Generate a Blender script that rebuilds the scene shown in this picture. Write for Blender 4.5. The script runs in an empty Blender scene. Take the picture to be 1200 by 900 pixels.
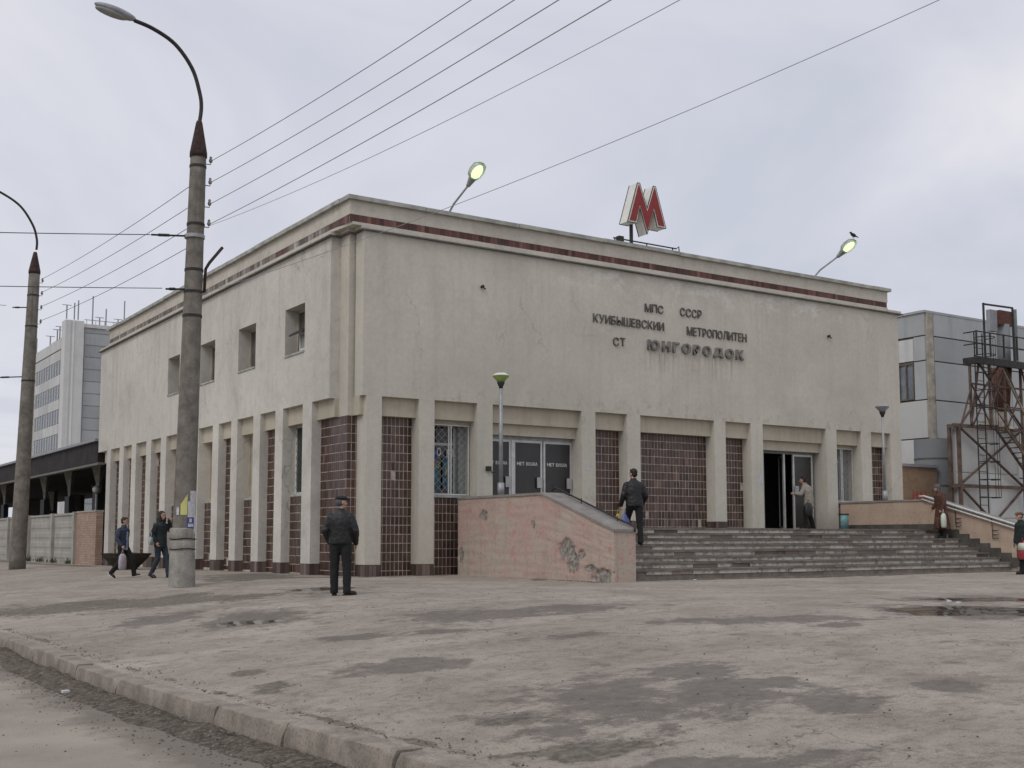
import bpy, bmesh, math, random
import numpy as np
from mathutils import Vector, Matrix, noise as mn
random.seed(7); rng = np.random.RandomState(7)
R = math.radians
SC = bpy.context.scene
COL = SC.collection

# ------------------------------------------------------------------ camera
cd = bpy.data.cameras.new('camera'); cam = bpy.data.objects.new('camera', cd); COL.objects.link(cam)
SC.camera = cam
cd.sensor_width = 36; cd.lens = 1376.2 / 1200 * 36; cd.shift_y = 49 / 1200; cd.clip_end = 4000; cd.clip_start = .1
yaw, pit, rol = R(33.5002), R(5.4805), R(-0.0629)
fw = Vector((math.cos(pit) * math.sin(yaw), math.cos(pit) * math.cos(yaw), math.sin(pit)))
rt = Vector((math.cos(yaw), -math.sin(yaw), 0)); up = rt.cross(fw)
r2 = rt * math.cos(rol) + up * math.sin(rol); u2 = -rt * math.sin(rol) + up * math.cos(rol)
M = Matrix((r2, u2, -fw)).transposed().to_4x4(); M.translation = Vector((-12.407, -26.075, 0.93))
cam.matrix_world = M

# ------------------------------------------------------------------ world, sun, exposure
W = bpy.data.worlds.new("World"); SC.world = W; W.use_nodes = True
nt = W.node_tree; nt.nodes.clear()
def wn(t, **k):
    n = nt.nodes.new(t)
    for a, b in k.items(): setattr(n, a, b)
    return n
SUN_EL, SUN_AZ = R(48), R(-112)          # azimuth measured from +Y towards +X
sky = wn('ShaderNodeTexSky', sky_type='NISHITA', sun_disc=False, sun_elevation=SUN_EL, sun_rotation=SUN_AZ)
tc = wn('ShaderNodeTexCoord'); sep = wn('ShaderNodeSeparateXYZ')
nt.links.new(tc.outputs['Generated'], sep.inputs[0])
add = wn('ShaderNodeMath', operation='ADD'); add.inputs[1].default_value = .22
mx = wn('ShaderNodeMath', operation='MAXIMUM'); mx.inputs[1].default_value = 0
nt.links.new(sep.outputs[2], mx.inputs[0]); nt.links.new(mx.outputs[0], add.inputs[0])
dx = wn('ShaderNodeMath', operation='DIVIDE'); dy = wn('ShaderNodeMath', operation='DIVIDE')
nt.links.new(sep.outputs[0], dx.inputs[0]); nt.links.new(add.outputs[0], dx.inputs[1])
nt.links.new(sep.outputs[1], dy.inputs[0]); nt.links.new(add.outputs[0], dy.inputs[1])
cmb = wn('ShaderNodeCombineXYZ'); nt.links.new(dx.outputs[0], cmb.inputs[0]); nt.links.new(dy.outputs[0], cmb.inputs[1])
n1 = wn('ShaderNodeTexNoise'); n1.inputs['Scale'].default_value = .8; n1.inputs['Detail'].default_value = 5; n1.inputs['Roughness'].default_value = .54; n1.inputs['Distortion'].default_value = .9
nt.links.new(cmb.outputs[0], n1.inputs['Vector'])
rp = wn('ShaderNodeValToRGB'); e = rp.color_ramp.elements
e[0].position = .37; e[0].color = (.595, .62, .71, 1); e[1].position = .62; e[1].color = (.82, .81, .855, 1)
m_ = rp.color_ramp.elements.new(.5); m_.color = (.70, .71, .785, 1)
nt.links.new(n1.outputs['Fac'], rp.inputs[0])
sc = wn('ShaderNodeVectorMath', operation='SCALE'); sc.inputs['Scale'].default_value = 10.0
nt.links.new(rp.outputs[0], sc.inputs[0])
mixw = wn('ShaderNodeMix', data_type='RGBA'); mixw.inputs[0].default_value = .95
nt.links.new(sky.outputs[0], mixw.inputs[6]); nt.links.new(sc.outputs[0], mixw.inputs[7])
bg = wn('ShaderNodeBackground'); bg.inputs['Strength'].default_value = .1
nt.links.new(mixw.outputs[2], bg.inputs[0])
wo = wn('ShaderNodeOutputWorld'); nt.links.new(bg.outputs[0], wo.inputs[0])

sd = bpy.data.lights.new('sun', 'SUN'); sd.energy = 1.0; sd.angle = R(25); sd.color = (1, .95, .88)
sun = bpy.data.objects.new('sun', sd); COL.objects.link(sun)
sdir = Vector((math.cos(SUN_EL) * math.sin(SUN_AZ), math.cos(SUN_EL) * math.cos(SUN_AZ), math.sin(SUN_EL)))
sun.rotation_euler = sdir.to_track_quat('Z', 'Y').to_euler()
SC.view_settings.view_transform = 'Standard'; SC.view_settings.look = 'None'
SC.view_settings.exposure = 0; SC.view_settings.gamma = 1; SC.view_settings.use_curve_mapping = False

# ------------------------------------------------------------------ materials
MATS = {}
class NT:
    def __init__(s, name):
        s.m = bpy.data.materials.new(name); s.m.use_nodes = True; s.t = s.m.node_tree
        s.b = s.t.nodes['Principled BSDF']; s.out = s.t.nodes['Material Output']; MATS[name] = s.m
        s.tc = s.t.nodes.new('ShaderNodeTexCoord')
        s.geo = s.t.nodes.new('ShaderNodeNewGeometry')
    def n(s, t, **k):
        n = s.t.nodes.new(t)
        for a, b in k.items(): setattr(n, a, b)
        return n
    def l(s, a, b): s.t.links.new(a, b)
    def pos(s, scale=(1, 1, 1)):
        mp = s.n('ShaderNodeMapping'); mp.inputs['Scale'].default_value = scale
        s.l(s.geo.outputs['Position'], mp.inputs[0]); return mp.outputs[0]
    def noise(s, sc, det=4, ro=.55, scale=(1, 1, 1), dist=0):
        n = s.n('ShaderNodeTexNoise'); n.inputs['Scale'].default_value = sc; n.inputs['Detail'].default_value = det
        n.inputs['Roughness'].default_value = ro; n.inputs['Distortion'].default_value = dist
        s.l(s.pos(scale), n.inputs['Vector']); return n.outputs['Fac']
    def ramp(s, fac, stops):
        r = s.n('ShaderNodeValToRGB'); el = r.color_ramp.elements
        while len(el) < len(stops): el.new(.5)
        for x, (p, c) in zip(el, stops):
            x.position = p; x.color = (c, c, c, 1) if not isinstance(c, tuple) else (*c, 1)
        s.l(fac, r.inputs[0]); return r.outputs[0]
    def mix(s, fac, a, b, blend='MIX'):
        m = s.n('ShaderNodeMix', data_type='RGBA', blend_type=blend)
        for i, x in ((0, fac), (6, a), (7, b)):
            if isinstance(x, (int, float)): m.inputs[i].default_value = x if i == 0 else (x, x, x, 1)
            elif isinstance(x, tuple): m.inputs[i].default_value = (*x, 1)
            else: s.l(x, m.inputs[i])
        return m.outputs[2]
    def math(s, op, a, b=0., c=None):
        m = s.n('ShaderNodeMath', operation=op)
        for i, x in enumerate((a, b) if c is None else (a, b, c)):
            if isinstance(x, (int, float)): m.inputs[i].default_value = x
            else: s.l(x, m.inputs[i])
        return m.outputs[0]
    def bump(s, h, st=.3, d=.02):
        b = s.n('ShaderNodeBump'); b.inputs['Strength'].default_value = st; b.inputs['Distance'].default_value = d
        s.l(h, b.inputs['Height']); s.l(b.outputs[0], s.b.inputs['Normal'])
    def col(s, c):
        if isinstance(c, tuple): s.b.inputs['Base Color'].default_value = (*c, 1)
        else: s.l(c, s.b.inputs['Base Color'])
    def set(s, rough=.8, metal=0, spec=.4):
        s.b.inputs['Roughness'].default_value = rough; s.b.inputs['Metallic'].default_value = metal
        s.b.inputs['Specular IOR Level'].default_value = spec; return s.m

def simple(name, c, rough=.7, metal=0, spec=.4, var=.15, sc=6, bump=0):
    t = NT(name); lo = tuple(x * (1 - var) for x in c); hi = tuple(min(1, x * (1 + var)) for x in c)
    f = t.noise(sc, 5); t.col(t.ramp(f, [(.3, lo), (.7, hi)]))
    if bump: t.bump(t.noise(sc * 4, 4), bump, .01)
    return t.set(rough, metal, spec)

def plaster(name, c, streak=.5, dirt=(.36, .33, .28), amt=.5, crack=0., salts=False, runs=False):
    t = NT(name)
    big = t.noise(.35, 5, .6, dist=.4); fine = t.noise(9, 4)
    a = t.mix(t.ramp(big, [(.3, 0.), (.72, 1.)]), tuple(x * .84 for x in c), tuple(min(1, x * 1.06) for x in c))
    a = t.mix(t.ramp(t.noise(2.6, 6, .65), [(.48, 0.), (.7, .32 * amt)]), a, dirt)
    st = t.noise(1.0, 5, .6, scale=(3.4, 3.4, .22))
    a = t.mix(t.ramp(st, [(.5, 0.), (.78, streak)]), a, tuple(x * .68 for x in c))
    st2 = t.noise(1.0, 3, .6, scale=(14, 14, .5))
    a = t.mix(t.ramp(st2, [(.55, 0.), (.8, streak * .4)]), a, tuple(x * .75 for x in c))
    sp_ = t.n('ShaderNodeSeparateXYZ'); t.l(t.geo.outputs['Position'], sp_.inputs[0])
    def span(o, a0, a1, b0, b1):      # 1 between a1 and b0, fading to 0 at a0 and b1
        v = sp_.outputs[o]; u = t.math('MULTIPLY', t.math('SUBTRACT', v, a0), 1 / (a1 - a0)); w_ = t.math('MULTIPLY', t.math('SUBTRACT', b1, v), 1 / (b1 - b0))
        m = t.math('MINIMUM', u, w_); n_ = t.n('ShaderNodeClamp'); t.l(m, n_.inputs[0]); return n_.outputs[0]
    if salts:                          # pale efflorescence where the cornice leaks
        k_ = t.math('MULTIPLY', t.ramp(t.noise(1.6, 6, .7, scale=(1, 1, 1.6)), [(.5, 0.), (.6, .5)]), t.math('MULTIPLY', span(0, 5, 7, 17, 20), span(2, 7.7, 8.2, 8.6, 8.8)))
        a = t.mix(k_, a, (.74, .72, .68))
        k_ = t.math('MULTIPLY', t.ramp(t.noise(3, 6, .7), [(.52, 0.), (.62, .6)]), t.math('MULTIPLY', span(0, 1, 3, 19, 21), span(2, 4.3, 4.5, 4.6, 5.1)))
        a = t.mix(k_, a, (.40, .35, .28))
        k_ = t.math('MULTIPLY', t.ramp(t.noise(1, 4, .6, scale=(9, 9, .3)), [(.50, 0.), (.62, .55)]), t.math('MULTIPLY', span(0, 9.4, 9.7, 13.2, 13.6), span(2, 5.6, 6.2, 6.4, 6.45)))
        a = t.mix(k_, a, (.33, .26, .18))
    if runs:                           # dark runs and grey mould stains
        k_ = t.ramp(t.noise(.55, 6, .65, scale=(1, 1, .8), dist=.5), [(.53, 0.), (.68, .32)]); a = t.mix(k_, a, (.33, .31, .265))
        k_ = t.math('MULTIPLY', t.ramp(t.noise(1, 5, .7, scale=(2.2, 2.2, .2), dist=.3), [(.50, 0.), (.70, .34)]), span(2, 5.2, 8.0, 8.7, 9)); a = t.mix(k_, a, (.33, .30, .25))
    if crack:
        vo = t.n('ShaderNodeTexVoronoi', feature='DISTANCE_TO_EDGE'); vo.inputs['Scale'].default_value = .45
        nn = t.n('ShaderNodeTexNoise'); nn.inputs['Scale'].default_value = 1.2; nn.inputs['Detail'].default_value = 6; t.l(t.pos(), nn.inputs['Vector'])
        vs = t.n('ShaderNodeVectorMath', operation='MULTIPLY_ADD'); vs.inputs[1].default_value = (.9, .9, .9); t.l(nn.outputs['Color'], vs.inputs[0]); t.l(t.pos((1, 1, .5)), vs.inputs[2]); t.l(vs.outputs[0], vo.inputs['Vector'])
        k_ = t.math('MULTIPLY', t.ramp(vo.outputs['Distance'], [(0., 1.), (.006, 0.)]), t.ramp(t.noise(.4, 3), [(.5, 0.), (.6, crack)])); a = t.mix(k_, a, (.20, .18, .15))
    a = t.mix(t.ramp(fine, [(.35, .10), (.65, 0.)]), a, .12)
    t.col(a)
    h = t.mix(.35, t.noise(30, 4), t.noise(3, 5))
    t.bump(h, .35, .02)
    return t.set(.93, 0, .2)

plaster('plaster_front', (.59, .56, .485), .42, crack=.35, salts=True)
plaster('plaster_left', (.64, .615, .555), .40, (.33, .31, .27), .8, crack=.6, runs=True)
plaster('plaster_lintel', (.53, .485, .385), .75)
plaster('plaster_parapet', (.60, .565, .49), .45, runs=False, amt=1.4)

def tilemat(name, c, rough=.32):
    t = NT(name)
    oi = t.n('ShaderNodeObjectInfo')
    r = t.math('FRACT', t.math('ADD', oi.outputs['Random'], t.geo.outputs['Random Per Island']))
    a = t.ramp(r, [(0., tuple(x * .5 for x in c)), (.5, c), (.93, (c[0] * 1.5, c[1] * 1.6, c[2] * 1.6)), (1., (c[0] * 2.4, c[1] * 2.8, c[2] * 2.8))])
    a = t.mix(t.ramp(t.noise(1.3, 5, .6), [(.5, 0.), (.8, .35)]), a, (.16, .13, .11))
    t.col(a); t.bump(t.noise(22, 3), .2, .01)
    return t.set(rough, 0, .5)
tilemat('tile_brown', (.072, .036, .027), .38); tilemat('plinth_tile', (.10, .068, .058), .75); tilemat('band_tile', (.095, .036, .028), .6); tilemat('band_tile_worn', (.19, .16, .145), .8)
simple('grout', (.46, .42, .36), .95, var=.35, sc=5)
simple('cap_concrete', (.36, .37, .34), .9, var=.3, sc=3, bump=.3)
simple('ledge_dark', (.13, .13, .12), .9, var=.3)
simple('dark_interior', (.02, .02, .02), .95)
simple('interior_wall', (.10, .095, .09), .95)  # darkness of the unlit rooms is put into this colour
simple('alu', (.55, .55, .54), .5, .3, var=.12)
simple('white_paint', (.62, .62, .60), .6, var=.12, sc=12)
simple('grey_green_paint', (.18, .21, .20), .6, var=.2)
simple('dark_metal', (.035, .033, .032), .6, .3, var=.4)
simple('cone_brown', (.045, .026, .023), .85, var=.5, sc=8, bump=.3); simple('steel_brown', (.115, .078, .062), .85, var=.5, sc=3); simple('rust', (.12, .055, .04), .85, var=.4, sc=9, bump=.3)
simple('mesh_grey', (.40, .41, .40), .7); simple('galv', (.33, .34, .35), .55, .4, var=.2)
simple('wire_black', (.05, .05, .055), .8)
simple('wire_grey', (.30, .30, .32), .8)
simple('beige_board', (.42, .37, .29), .85, var=.2, sc=2)
simple('brown_board', (.24, .16, .09), .8, var=.25)
simple('grey_box', (.28, .29, .28), .6)
simple('bin_teal', (.15, .28, .28), .5, var=.25)
simple('planter_dark', (.045, .038, .03), .95, var=.5, bump=.5)
simple('soil', (.06, .045, .035), 1, var=.5, bump=.5)
simple('handle_plate', (.40, .40, .40), .5, .2)
simple('letter_grey', (.115, .105, .095), .8, var=.3, sc=14)
simple('letter_block', (.19, .18, .165), .85, var=.35, sc=10)
simple('sign_white', (.66, .65, .60), .5, var=.1)
simple('sign_red', (.25, .025, .022), .45, var=.15)
simple('sign_edge', (.05, .055, .05), .6)
simple('text_white', (.7, .7, .7), .6)
simple('brick_red_paint', (.30, .06, .05), .7)

def glass(name, c=(.02, .022, .023), rough=.08):
    t = NT(name); t.col(t.mix(t.ramp(t.noise(2.2, 4), [(.4, 0.), (.75, .5)]), c, tuple(x * 2.2 for x in c)))
    return t.set(rough, 0, .55)
glass('glass_dark', (.012, .012, .012), .12); glass('glass_black', (.006, .007, .007), .5); glass('glass_door', (.022, .022, .021), .35); glass('glass_green', (.02, .035, .03)); glass('glass_far', (.13, .15, .17), .2)
glass('glass_window', (.075, .075, .068), .25); glass('glass_pale', (.30, .31, .28), .3)

def lampmat(name, c, st):
    t = NT(name); t.b.inputs['Emission Color'].default_value = (*c, 1); t.b.inputs['Emission Strength'].default_value = st
    t.col(c); return t.set(.3)
lampmat('lamp_glow', (.78, 1., .55), 1.5); lampmat('lamp_glow_dim', (.55, .75, .42), .45)
t = NT('lamp_glass'); t.col((.75, .85, .72)); t.b.inputs['Alpha'].default_value = .45; t.set(.15, 0, .5)
simple('bowl_green', (.30, .42, .12), .35, var=.1); simple('bowl_grey', (.30, .31, .32), .4); simple('bowl_white', (.68, .72, .62), .4)

# pole concrete
def concrete(name, c, var=.25, streak=.4, sc=2.5):
    t = NT(name)
    a = t.ramp(t.noise(sc, 7, .65), [(.3, tuple(x * (1 - var) for x in c)), (.7, tuple(x * (1 + var) for x in c))])
    st = t.noise(1., 5, .6, scale=(9, 9, .35)); a = t.mix(t.ramp(st, [(.5, 0.), (.75, streak)]), a, tuple(x * .55 for x in c))
    a = t.mix(t.ramp(t.noise(45, 2), [(.3, .35), (.5, 0.)]), a, .05)
    t.col(a); t.bump(t.mix(.5, t.noise(40, 3), t.noise(7, 4)), .5, .02); return t.set(.95, 0, .2)
concrete('pole_concrete', (.19, .175, .15), .38, .6, 3.5); concrete('base_concrete', (.29, .28, .25), .3, .45, 4)
concrete('fence_concrete', (.37, .355, .32), .2, .3, 1.2); concrete('step_concrete', (.20, .178, .152), .35, .2, 4)
concrete('coping_concrete', (.26, .245, .23), .25, .2); concrete('kerb_concrete', (.27, .237, .20), .32, .25, 4)
concrete('skirt_concrete', (.095, .09, .08), .35, .3)

# pink plaster flank walls with knocked-off patches
t = NT('pink_plaster')
c = t.mix(t.ramp(t.noise(.9, 6, .6, dist=.6), [(.38, 0.), (.62, 1.)]), (.455, .32, .28), (.43, .375, .31))
c = t.mix(t.ramp(t.noise(2.2, 6, .7), [(.55, 0.), (.66, .75)]), c, (.46, .235, .20))
c = t.mix(t.ramp(t.noise(1., 5, .6, scale=(5, 5, .4)), [(.52, 0.), (.75, .5)]), c, (.30, .25, .2))
c = t.mix(t.ramp(t.noise(14, 4), [(.3, .35), (.46, 0.)]), c, (.18, .15, .13))
at = t.n('ShaderNodeAttribute', attribute_name='wear')
nz = t.noise(5, 7, .75); w = t.ramp(t.math('ADD', at.outputs['Fac'], t.math('MULTIPLY', t.math('SUBTRACT', nz, .5), 1.2)), [(.44, 0.), (.52, 1.)])
w0 = t.ramp(t.math('ADD', at.outputs['Fac'], t.math('MULTIPLY', t.math('SUBTRACT', nz, .5), 2.2)), [(.24, 0.), (.46, .6)]); c = t.mix(w0, c, (.40, .25, .215))
c = t.mix(w, c, t.ramp(t.noise(9, 5, .7), [(.35, (.11, .10, .09)), (.5, (.26, .24, .21)), (.65, (.40, .37, .33))]))
t.col(c); h = t.math('SUBTRACT', t.mix(.4, t.noise(4, 5), t.noise(26, 4)), t.math('MULTIPLY', w, .8)); t.bump(h, .7, .03); t.set(.92, 0, .2)

t = NT('peach_plaster')
c = t.mix(t.ramp(t.noise(.9, 6, .6, dist=.6), [(.35, 0.), (.65, 1.)]), (.44, .32, .25), (.47, .38, .30))
c = t.mix(t.ramp(t.noise(1., 5, .6, scale=(5, 5, .4)), [(.52, 0.), (.75, .45)]), c, (.30, .24, .19))
c = t.mix(t.ramp(t.noise(14, 4), [(.3, .3), (.46, 0.)]), c, (.18, .15, .13))
t.col(c); t.bump(t.noise(20, 4), .4, .02); t.set(.92, 0, .2)

t = NT('riser_tile')
oi = t.n('ShaderNodeObjectInfo')
c = t.ramp(oi.outputs['Random'], [(0., (.20, .165, .135)), (.14, (.28, .245, .205)), (.26, (.47, .445, .39)), (.8, (.60, .58, .52)), (1., (.51, .465, .38))])
c = t.mix(t.ramp(t.noise(5, 6, .7), [(.48, 0.), (.62, .8)]), c, (.19, .155, .125))
t.col(c); t.bump(t.noise(25, 4), .4, .02); t.set(.85, 0, .3)

# asphalt of the forecourt: dusty, with damp patches stored on the mesh
t = NT('forecourt_asphalt')
c = t.ramp(t.noise(.5, 8, .62, dist=.3), [(.34, (.28, .243, .20)), (.5, (.362, .318, .265)), (.66, (.43, .382, .322))])
c = t.mix(t.ramp(t.noise(1.3, 9, .75), [(.49, 0.), (.64, .55)]), c, (.19, .16, .134))
c = t.mix(t.ramp(t.noise(2.4, 9, .75), [(.56, 0.), (.66, .8)]), c, (.15, .122, .10))
c = t.mix(t.ramp(t.noise(6, 6, .75), [(.50, 0.), (.64, .6)]), c, (.16, .135, .112))
c = t.mix(t.ramp(t.noise(.35, 4, .6), [(.5, 0.), (.68, .35)]), c, (.42, .375, .325))
c = t.mix(t.ramp(t.noise(.9, 5, .6, scale=(.5, 2.2, 1)), [(.56, 0.), (.7, .35)]), c, (.16, .14, .125))
c = t.mix(t.ramp(t.noise(70, 3, .7), [(.30, .8), (.46, 0.)]), c, (.10, .085, .075))
c = t.mix(t.ramp(t.noise(55, 2, .6), [(.58, 0.), (.70, .6)]), c, (.44, .40, .36))
vo = t.n('ShaderNodeTexVoronoi', feature='DISTANCE_TO_EDGE'); vo.inputs['Scale'].default_value = .22
wv = t.n('ShaderNodeMix', data_type='VECTOR'); wv.inputs[0].default_value = .38
nn = t.n('ShaderNodeTexNoise'); nn.inputs['Scale'].default_value = .9; nn.inputs['Detail'].default_value = 6; t.l(t.pos(), nn.inputs['Vector'])
t.l(t.pos((1, 1, 1)), wv.inputs[4])
vs = t.n('ShaderNodeVectorMath', operation='SCALE'); vs.inputs['Scale'].default_value = 9; t.l(nn.outputs['Color'], vs.inputs[0]); t.l(vs.outputs[0], wv.inputs[5])
t.l(wv.outputs[1], vo.inputs['Vector'])
crk = t.ramp(vo.outputs['Distance'], [(0., 1.), (.0035, 0.)])
crk = t.math('MULTIPLY', crk, t.ramp(t.noise(.3, 3), [(.54, 0.), (.62, .6)]))
c = t.mix(crk, c, (.07, .06, .055))
at = t.n('ShaderNodeAttribute', attribute_name='damp'); ad = t.n('ShaderNodeAttribute', attribute_name='dirt'); aw = t.n('ShaderNodeAttribute', attribute_name='water')
dn = t.math('ADD', at.outputs['Fac'], t.math('MULTIPLY', t.math('SUBTRACT', t.noise(3.2, 9, .78), .5), 1.9))
dm = t.ramp(dn, [(.42, 0.), (.60, 1.)])
c = t.mix(t.math('MULTIPLY', dm, .72), c, t.ramp(t.noise(9, 6, .7), [(.35, (.075, .063, .055)), (.65, (.15, .128, .11))]))
dd = t.ramp(t.math('ADD', ad.outputs['Fac'], t.math('MULTIPLY', t.math('SUBTRACT', t.noise(7, 7, .75), .5), 1.1)), [(.42, 0.), (.58, 1.)])  # mask carries dirt and the painted contact shade together
c = t.mix(t.math('MULTIPLY', dd, .8), c, t.ramp(t.noise(16, 4), [(.4, (.075, .065, .05)), (.65, (.19, .165, .13))]))
wm = t.ramp(t.math('ADD', aw.outputs['Fac'], t.math('MULTIPLY', t.math('SUBTRACT', t.noise(4, 4), .5), .3)), [(.48, 0.), (.54, 1.)])
c = t.mix(wm, c, (.045, .04, .036))
t.col(c)
ro = t.mix(dm, .94, .72); ro = t.mix(wm, ro, .06); t.l(ro, t.b.inputs['Roughness'])
hh = t.math('ADD', t.math('MULTIPLY', t.noise(60, 3), .7), t.math('ADD', t.math('MULTIPLY', t.noise(5, 8, .7), 1.6), t.math('MULTIPLY', dd, .5)))
bs = t.n('ShaderNodeBump'); bs.inputs['Distance'].default_value = .02; t.l(t.math('MULTIPLY', t.math('SUBTRACT', 1., wm), .85), bs.inputs['Strength']); t.l(hh, bs.inputs['Height']); t.l(bs.outputs[0], t.b.inputs['Normal'])
t.b.inputs['Specular IOR Level'].default_value = .35

t = NT('road_asphalt')
c = t.ramp(t.noise(.7, 8, .62), [(.35, (.26, .226, .186)), (.65, (.36, .318, .266))])
c = t.mix(t.ramp(t.noise(80, 3, .7), [(.28, .6), (.42, 0.)]), c, (.12, .11, .10))
c = t.mix(t.ramp(t.noise(60, 2, .6), [(.62, 0.), (.74, .4)]), c, (.42, .40, .37))
px = t.n('ShaderNodeSeparateXYZ'); t.l(t.geo.outputs['Position'], px.inputs[0])
ed = t.math('ADD', px.outputs[0], t.math('MULTIPLY', t.noise(2.5, 6, .7), 1.2))
c = t.mix(t.ramp(t.math('ADD', ed, 10.), [(.62, 0.), (.98, .75)]), c, (.15, .13, .11))
t.col(c); t.bump(t.math('ADD', t.noise(70, 3), t.noise(5, 5)), .5, .015); t.set(.95, 0, .25)

t = NT('grit_dirt')
t.col(t.ramp(t.noise(14, 7, .75), [(.36, (.055, .045, .035)), (.5, (.115, .098, .078)), (.68, (.235, .20, .165))])); t.bump(t.noise(30, 5), .9, .03); t.set(1, 0, .2)
t = NT('pebble'); oi = t.geo.outputs['Random Per Island']; t.col(t.ramp(oi, [(0., (.06, .055, .05)), (.7, (.12, .105, .092)), (1., (.25, .23, .205))])); t.set(.95, 0, .2)

# far panels
def panelmat(name, c):
    t = NT(name); oi = t.n('ShaderNodeObjectInfo')
    a = t.ramp(oi.outputs['Random'], [(0., tuple(x * .86 for x in c)), (1., tuple(x * 1.08 for x in c))])
    a = t.mix(t.ramp(t.noise(.6, 6, .65), [(.45, 0.), (.75, .4)]), a, tuple(x * .65 for x in c))
    a = t.mix(t.ramp(t.noise(1., 4, .6, scale=(2, 2, .15)), [(.55, 0.), (.8, .5)]), a, tuple(x * .6 for x in c))
    t.col(a); t.bump(t.noise(8, 4), .2, .02); return t.set(.9, 0, .2)
panelmat('panel_grey', (.40, .415, .42)); panelmat('panel_white', (.56, .565, .55)); panelmat('panel_far', (.54, .55, .54)); panelmat('panel_far_grey', (.36, .38, .385)); panelmat('tower_white', (.66, .665, .65)); panelmat('tank_grey', (.25, .265, .275))
simple('joint_brown', (.13, .105, .08), .95, var=.3); simple('joint_pale', (.36, .33, .27), .95, var=.4, sc=2)
def brickmat(name, c1, c2, mo, ax):
    t = NT(name); b = t.n('ShaderNodeTexBrick'); b.inputs['Scale'].default_value = 1; b.inputs['Brick Width'].default_value = .26; b.inputs['Row Height'].default_value = .098
    b.inputs['Mortar Size'].default_value = .013; b.inputs['Color1'].default_value = (*c1, 1); b.inputs['Color2'].default_value = (*c2, 1); b.inputs['Mortar'].default_value = (*mo, 1); b.inputs['Bias'].default_value = 0
    sp = t.n('ShaderNodeSeparateXYZ'); t.l(t.geo.outputs['Position'], sp.inputs[0]); cb = t.n('ShaderNodeCombineXYZ'); t.l(sp.outputs[ax], cb.inputs[0]); t.l(sp.outputs[2], cb.inputs[1]); t.l(cb.outputs[0], b.inputs['Vector'])
    a = t.mix(t.ramp(t.noise(1.2, 6, .7), [(.45, 0.), (.7, .5)]), b.outputs['Color'], tuple(x * .6 for x in c1)); t.col(a)
    t.bump(t.math('SUBTRACT', 1., b.outputs['Fac']), .6, .01); return t.set(.95, 0, .2)
brickmat('brick_fence', (.38, .235, .17), (.44, .33, .26), (.27, .235, .205), 1); brickmat('brick_annex', (.32, .20, .12), (.38, .25, .16), (.30, .25, .2), 0)
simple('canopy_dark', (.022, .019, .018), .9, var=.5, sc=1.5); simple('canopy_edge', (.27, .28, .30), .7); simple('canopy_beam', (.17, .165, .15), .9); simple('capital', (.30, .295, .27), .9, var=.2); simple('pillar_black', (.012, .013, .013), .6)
simple('wagon_white', (.6, .61, .62), .5); simple('weed_green', (.06, .085, .03), .9, var=.4)
# people
simple('skin', (.42, .25, .19), .6, var=.08); simple('leather_black', (.014, .015, .016), .5, spec=.35, var=.08); simple('cloth_black', (.012, .013, .014), .9, var=.1); simple('cloth_dark', (.02, .028, .03), .9, var=.3)
simple('denim_dark', (.03, .042, .055), .9, var=.3); simple('jacket_blue', (.03, .042, .07), .8, var=.3, sc=14); simple('shirt_blue', (.25, .31, .42), .9, var=.45, sc=35)
simple('coat_beige', (.27, .245, .21), .95, var=.15); simple('coat_brown', (.085, .04, .028), .95, var=.25); simple('hair_black', (.012, .01, .009), .6); simple('hair_brown', (.05, .03, .018), .7); simple('hair_grey', (.10, .095, .10), .9)
simple('shoe_dark', (.02, .017, .015), .5); simple('shoe_white', (.55, .54, .52), .7); simple('cap_black', (.02, .02, .021), .85); simple('cap_brown', (.16, .10, .07), .9, var=.3)
simple('bag_white', (.55, .58, .50), .5, var=.1); simple('bag_yellow', (.42, .34, .08), .5, var=.2); simple('bag_blue', (.14, .17, .42), .5, var=.2); simple('bag_pinkish', (.40, .36, .40), .5, var=.3, sc=30); simple('bag_red', (.34, .05, .06), .5); simple('bag_black', (.02, .02, .02), .5); simple('bag_teal', (.28, .36, .34), .5); simple('eye_dark', (.02, .015, .01), .3)
simple('bird_black', (.02, .02, .022), .6); simple('ceramic', (.25, .22, .2), .3); simple('poster_yellow', (.55, .55, .20), .8, var=.08); simple('poster_white', (.5, .5, .52), .85, var=.3, sc=25); simple('poster_blue', (.05, .07, .24), .7, var=.2); simple('poster_teal', (.06, .14, .20), .7, var=.6, sc=5); simple('paper_yellow', (.55, .5, .2), .8)
simple('litter', (.6, .6, .6), .8)

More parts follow.
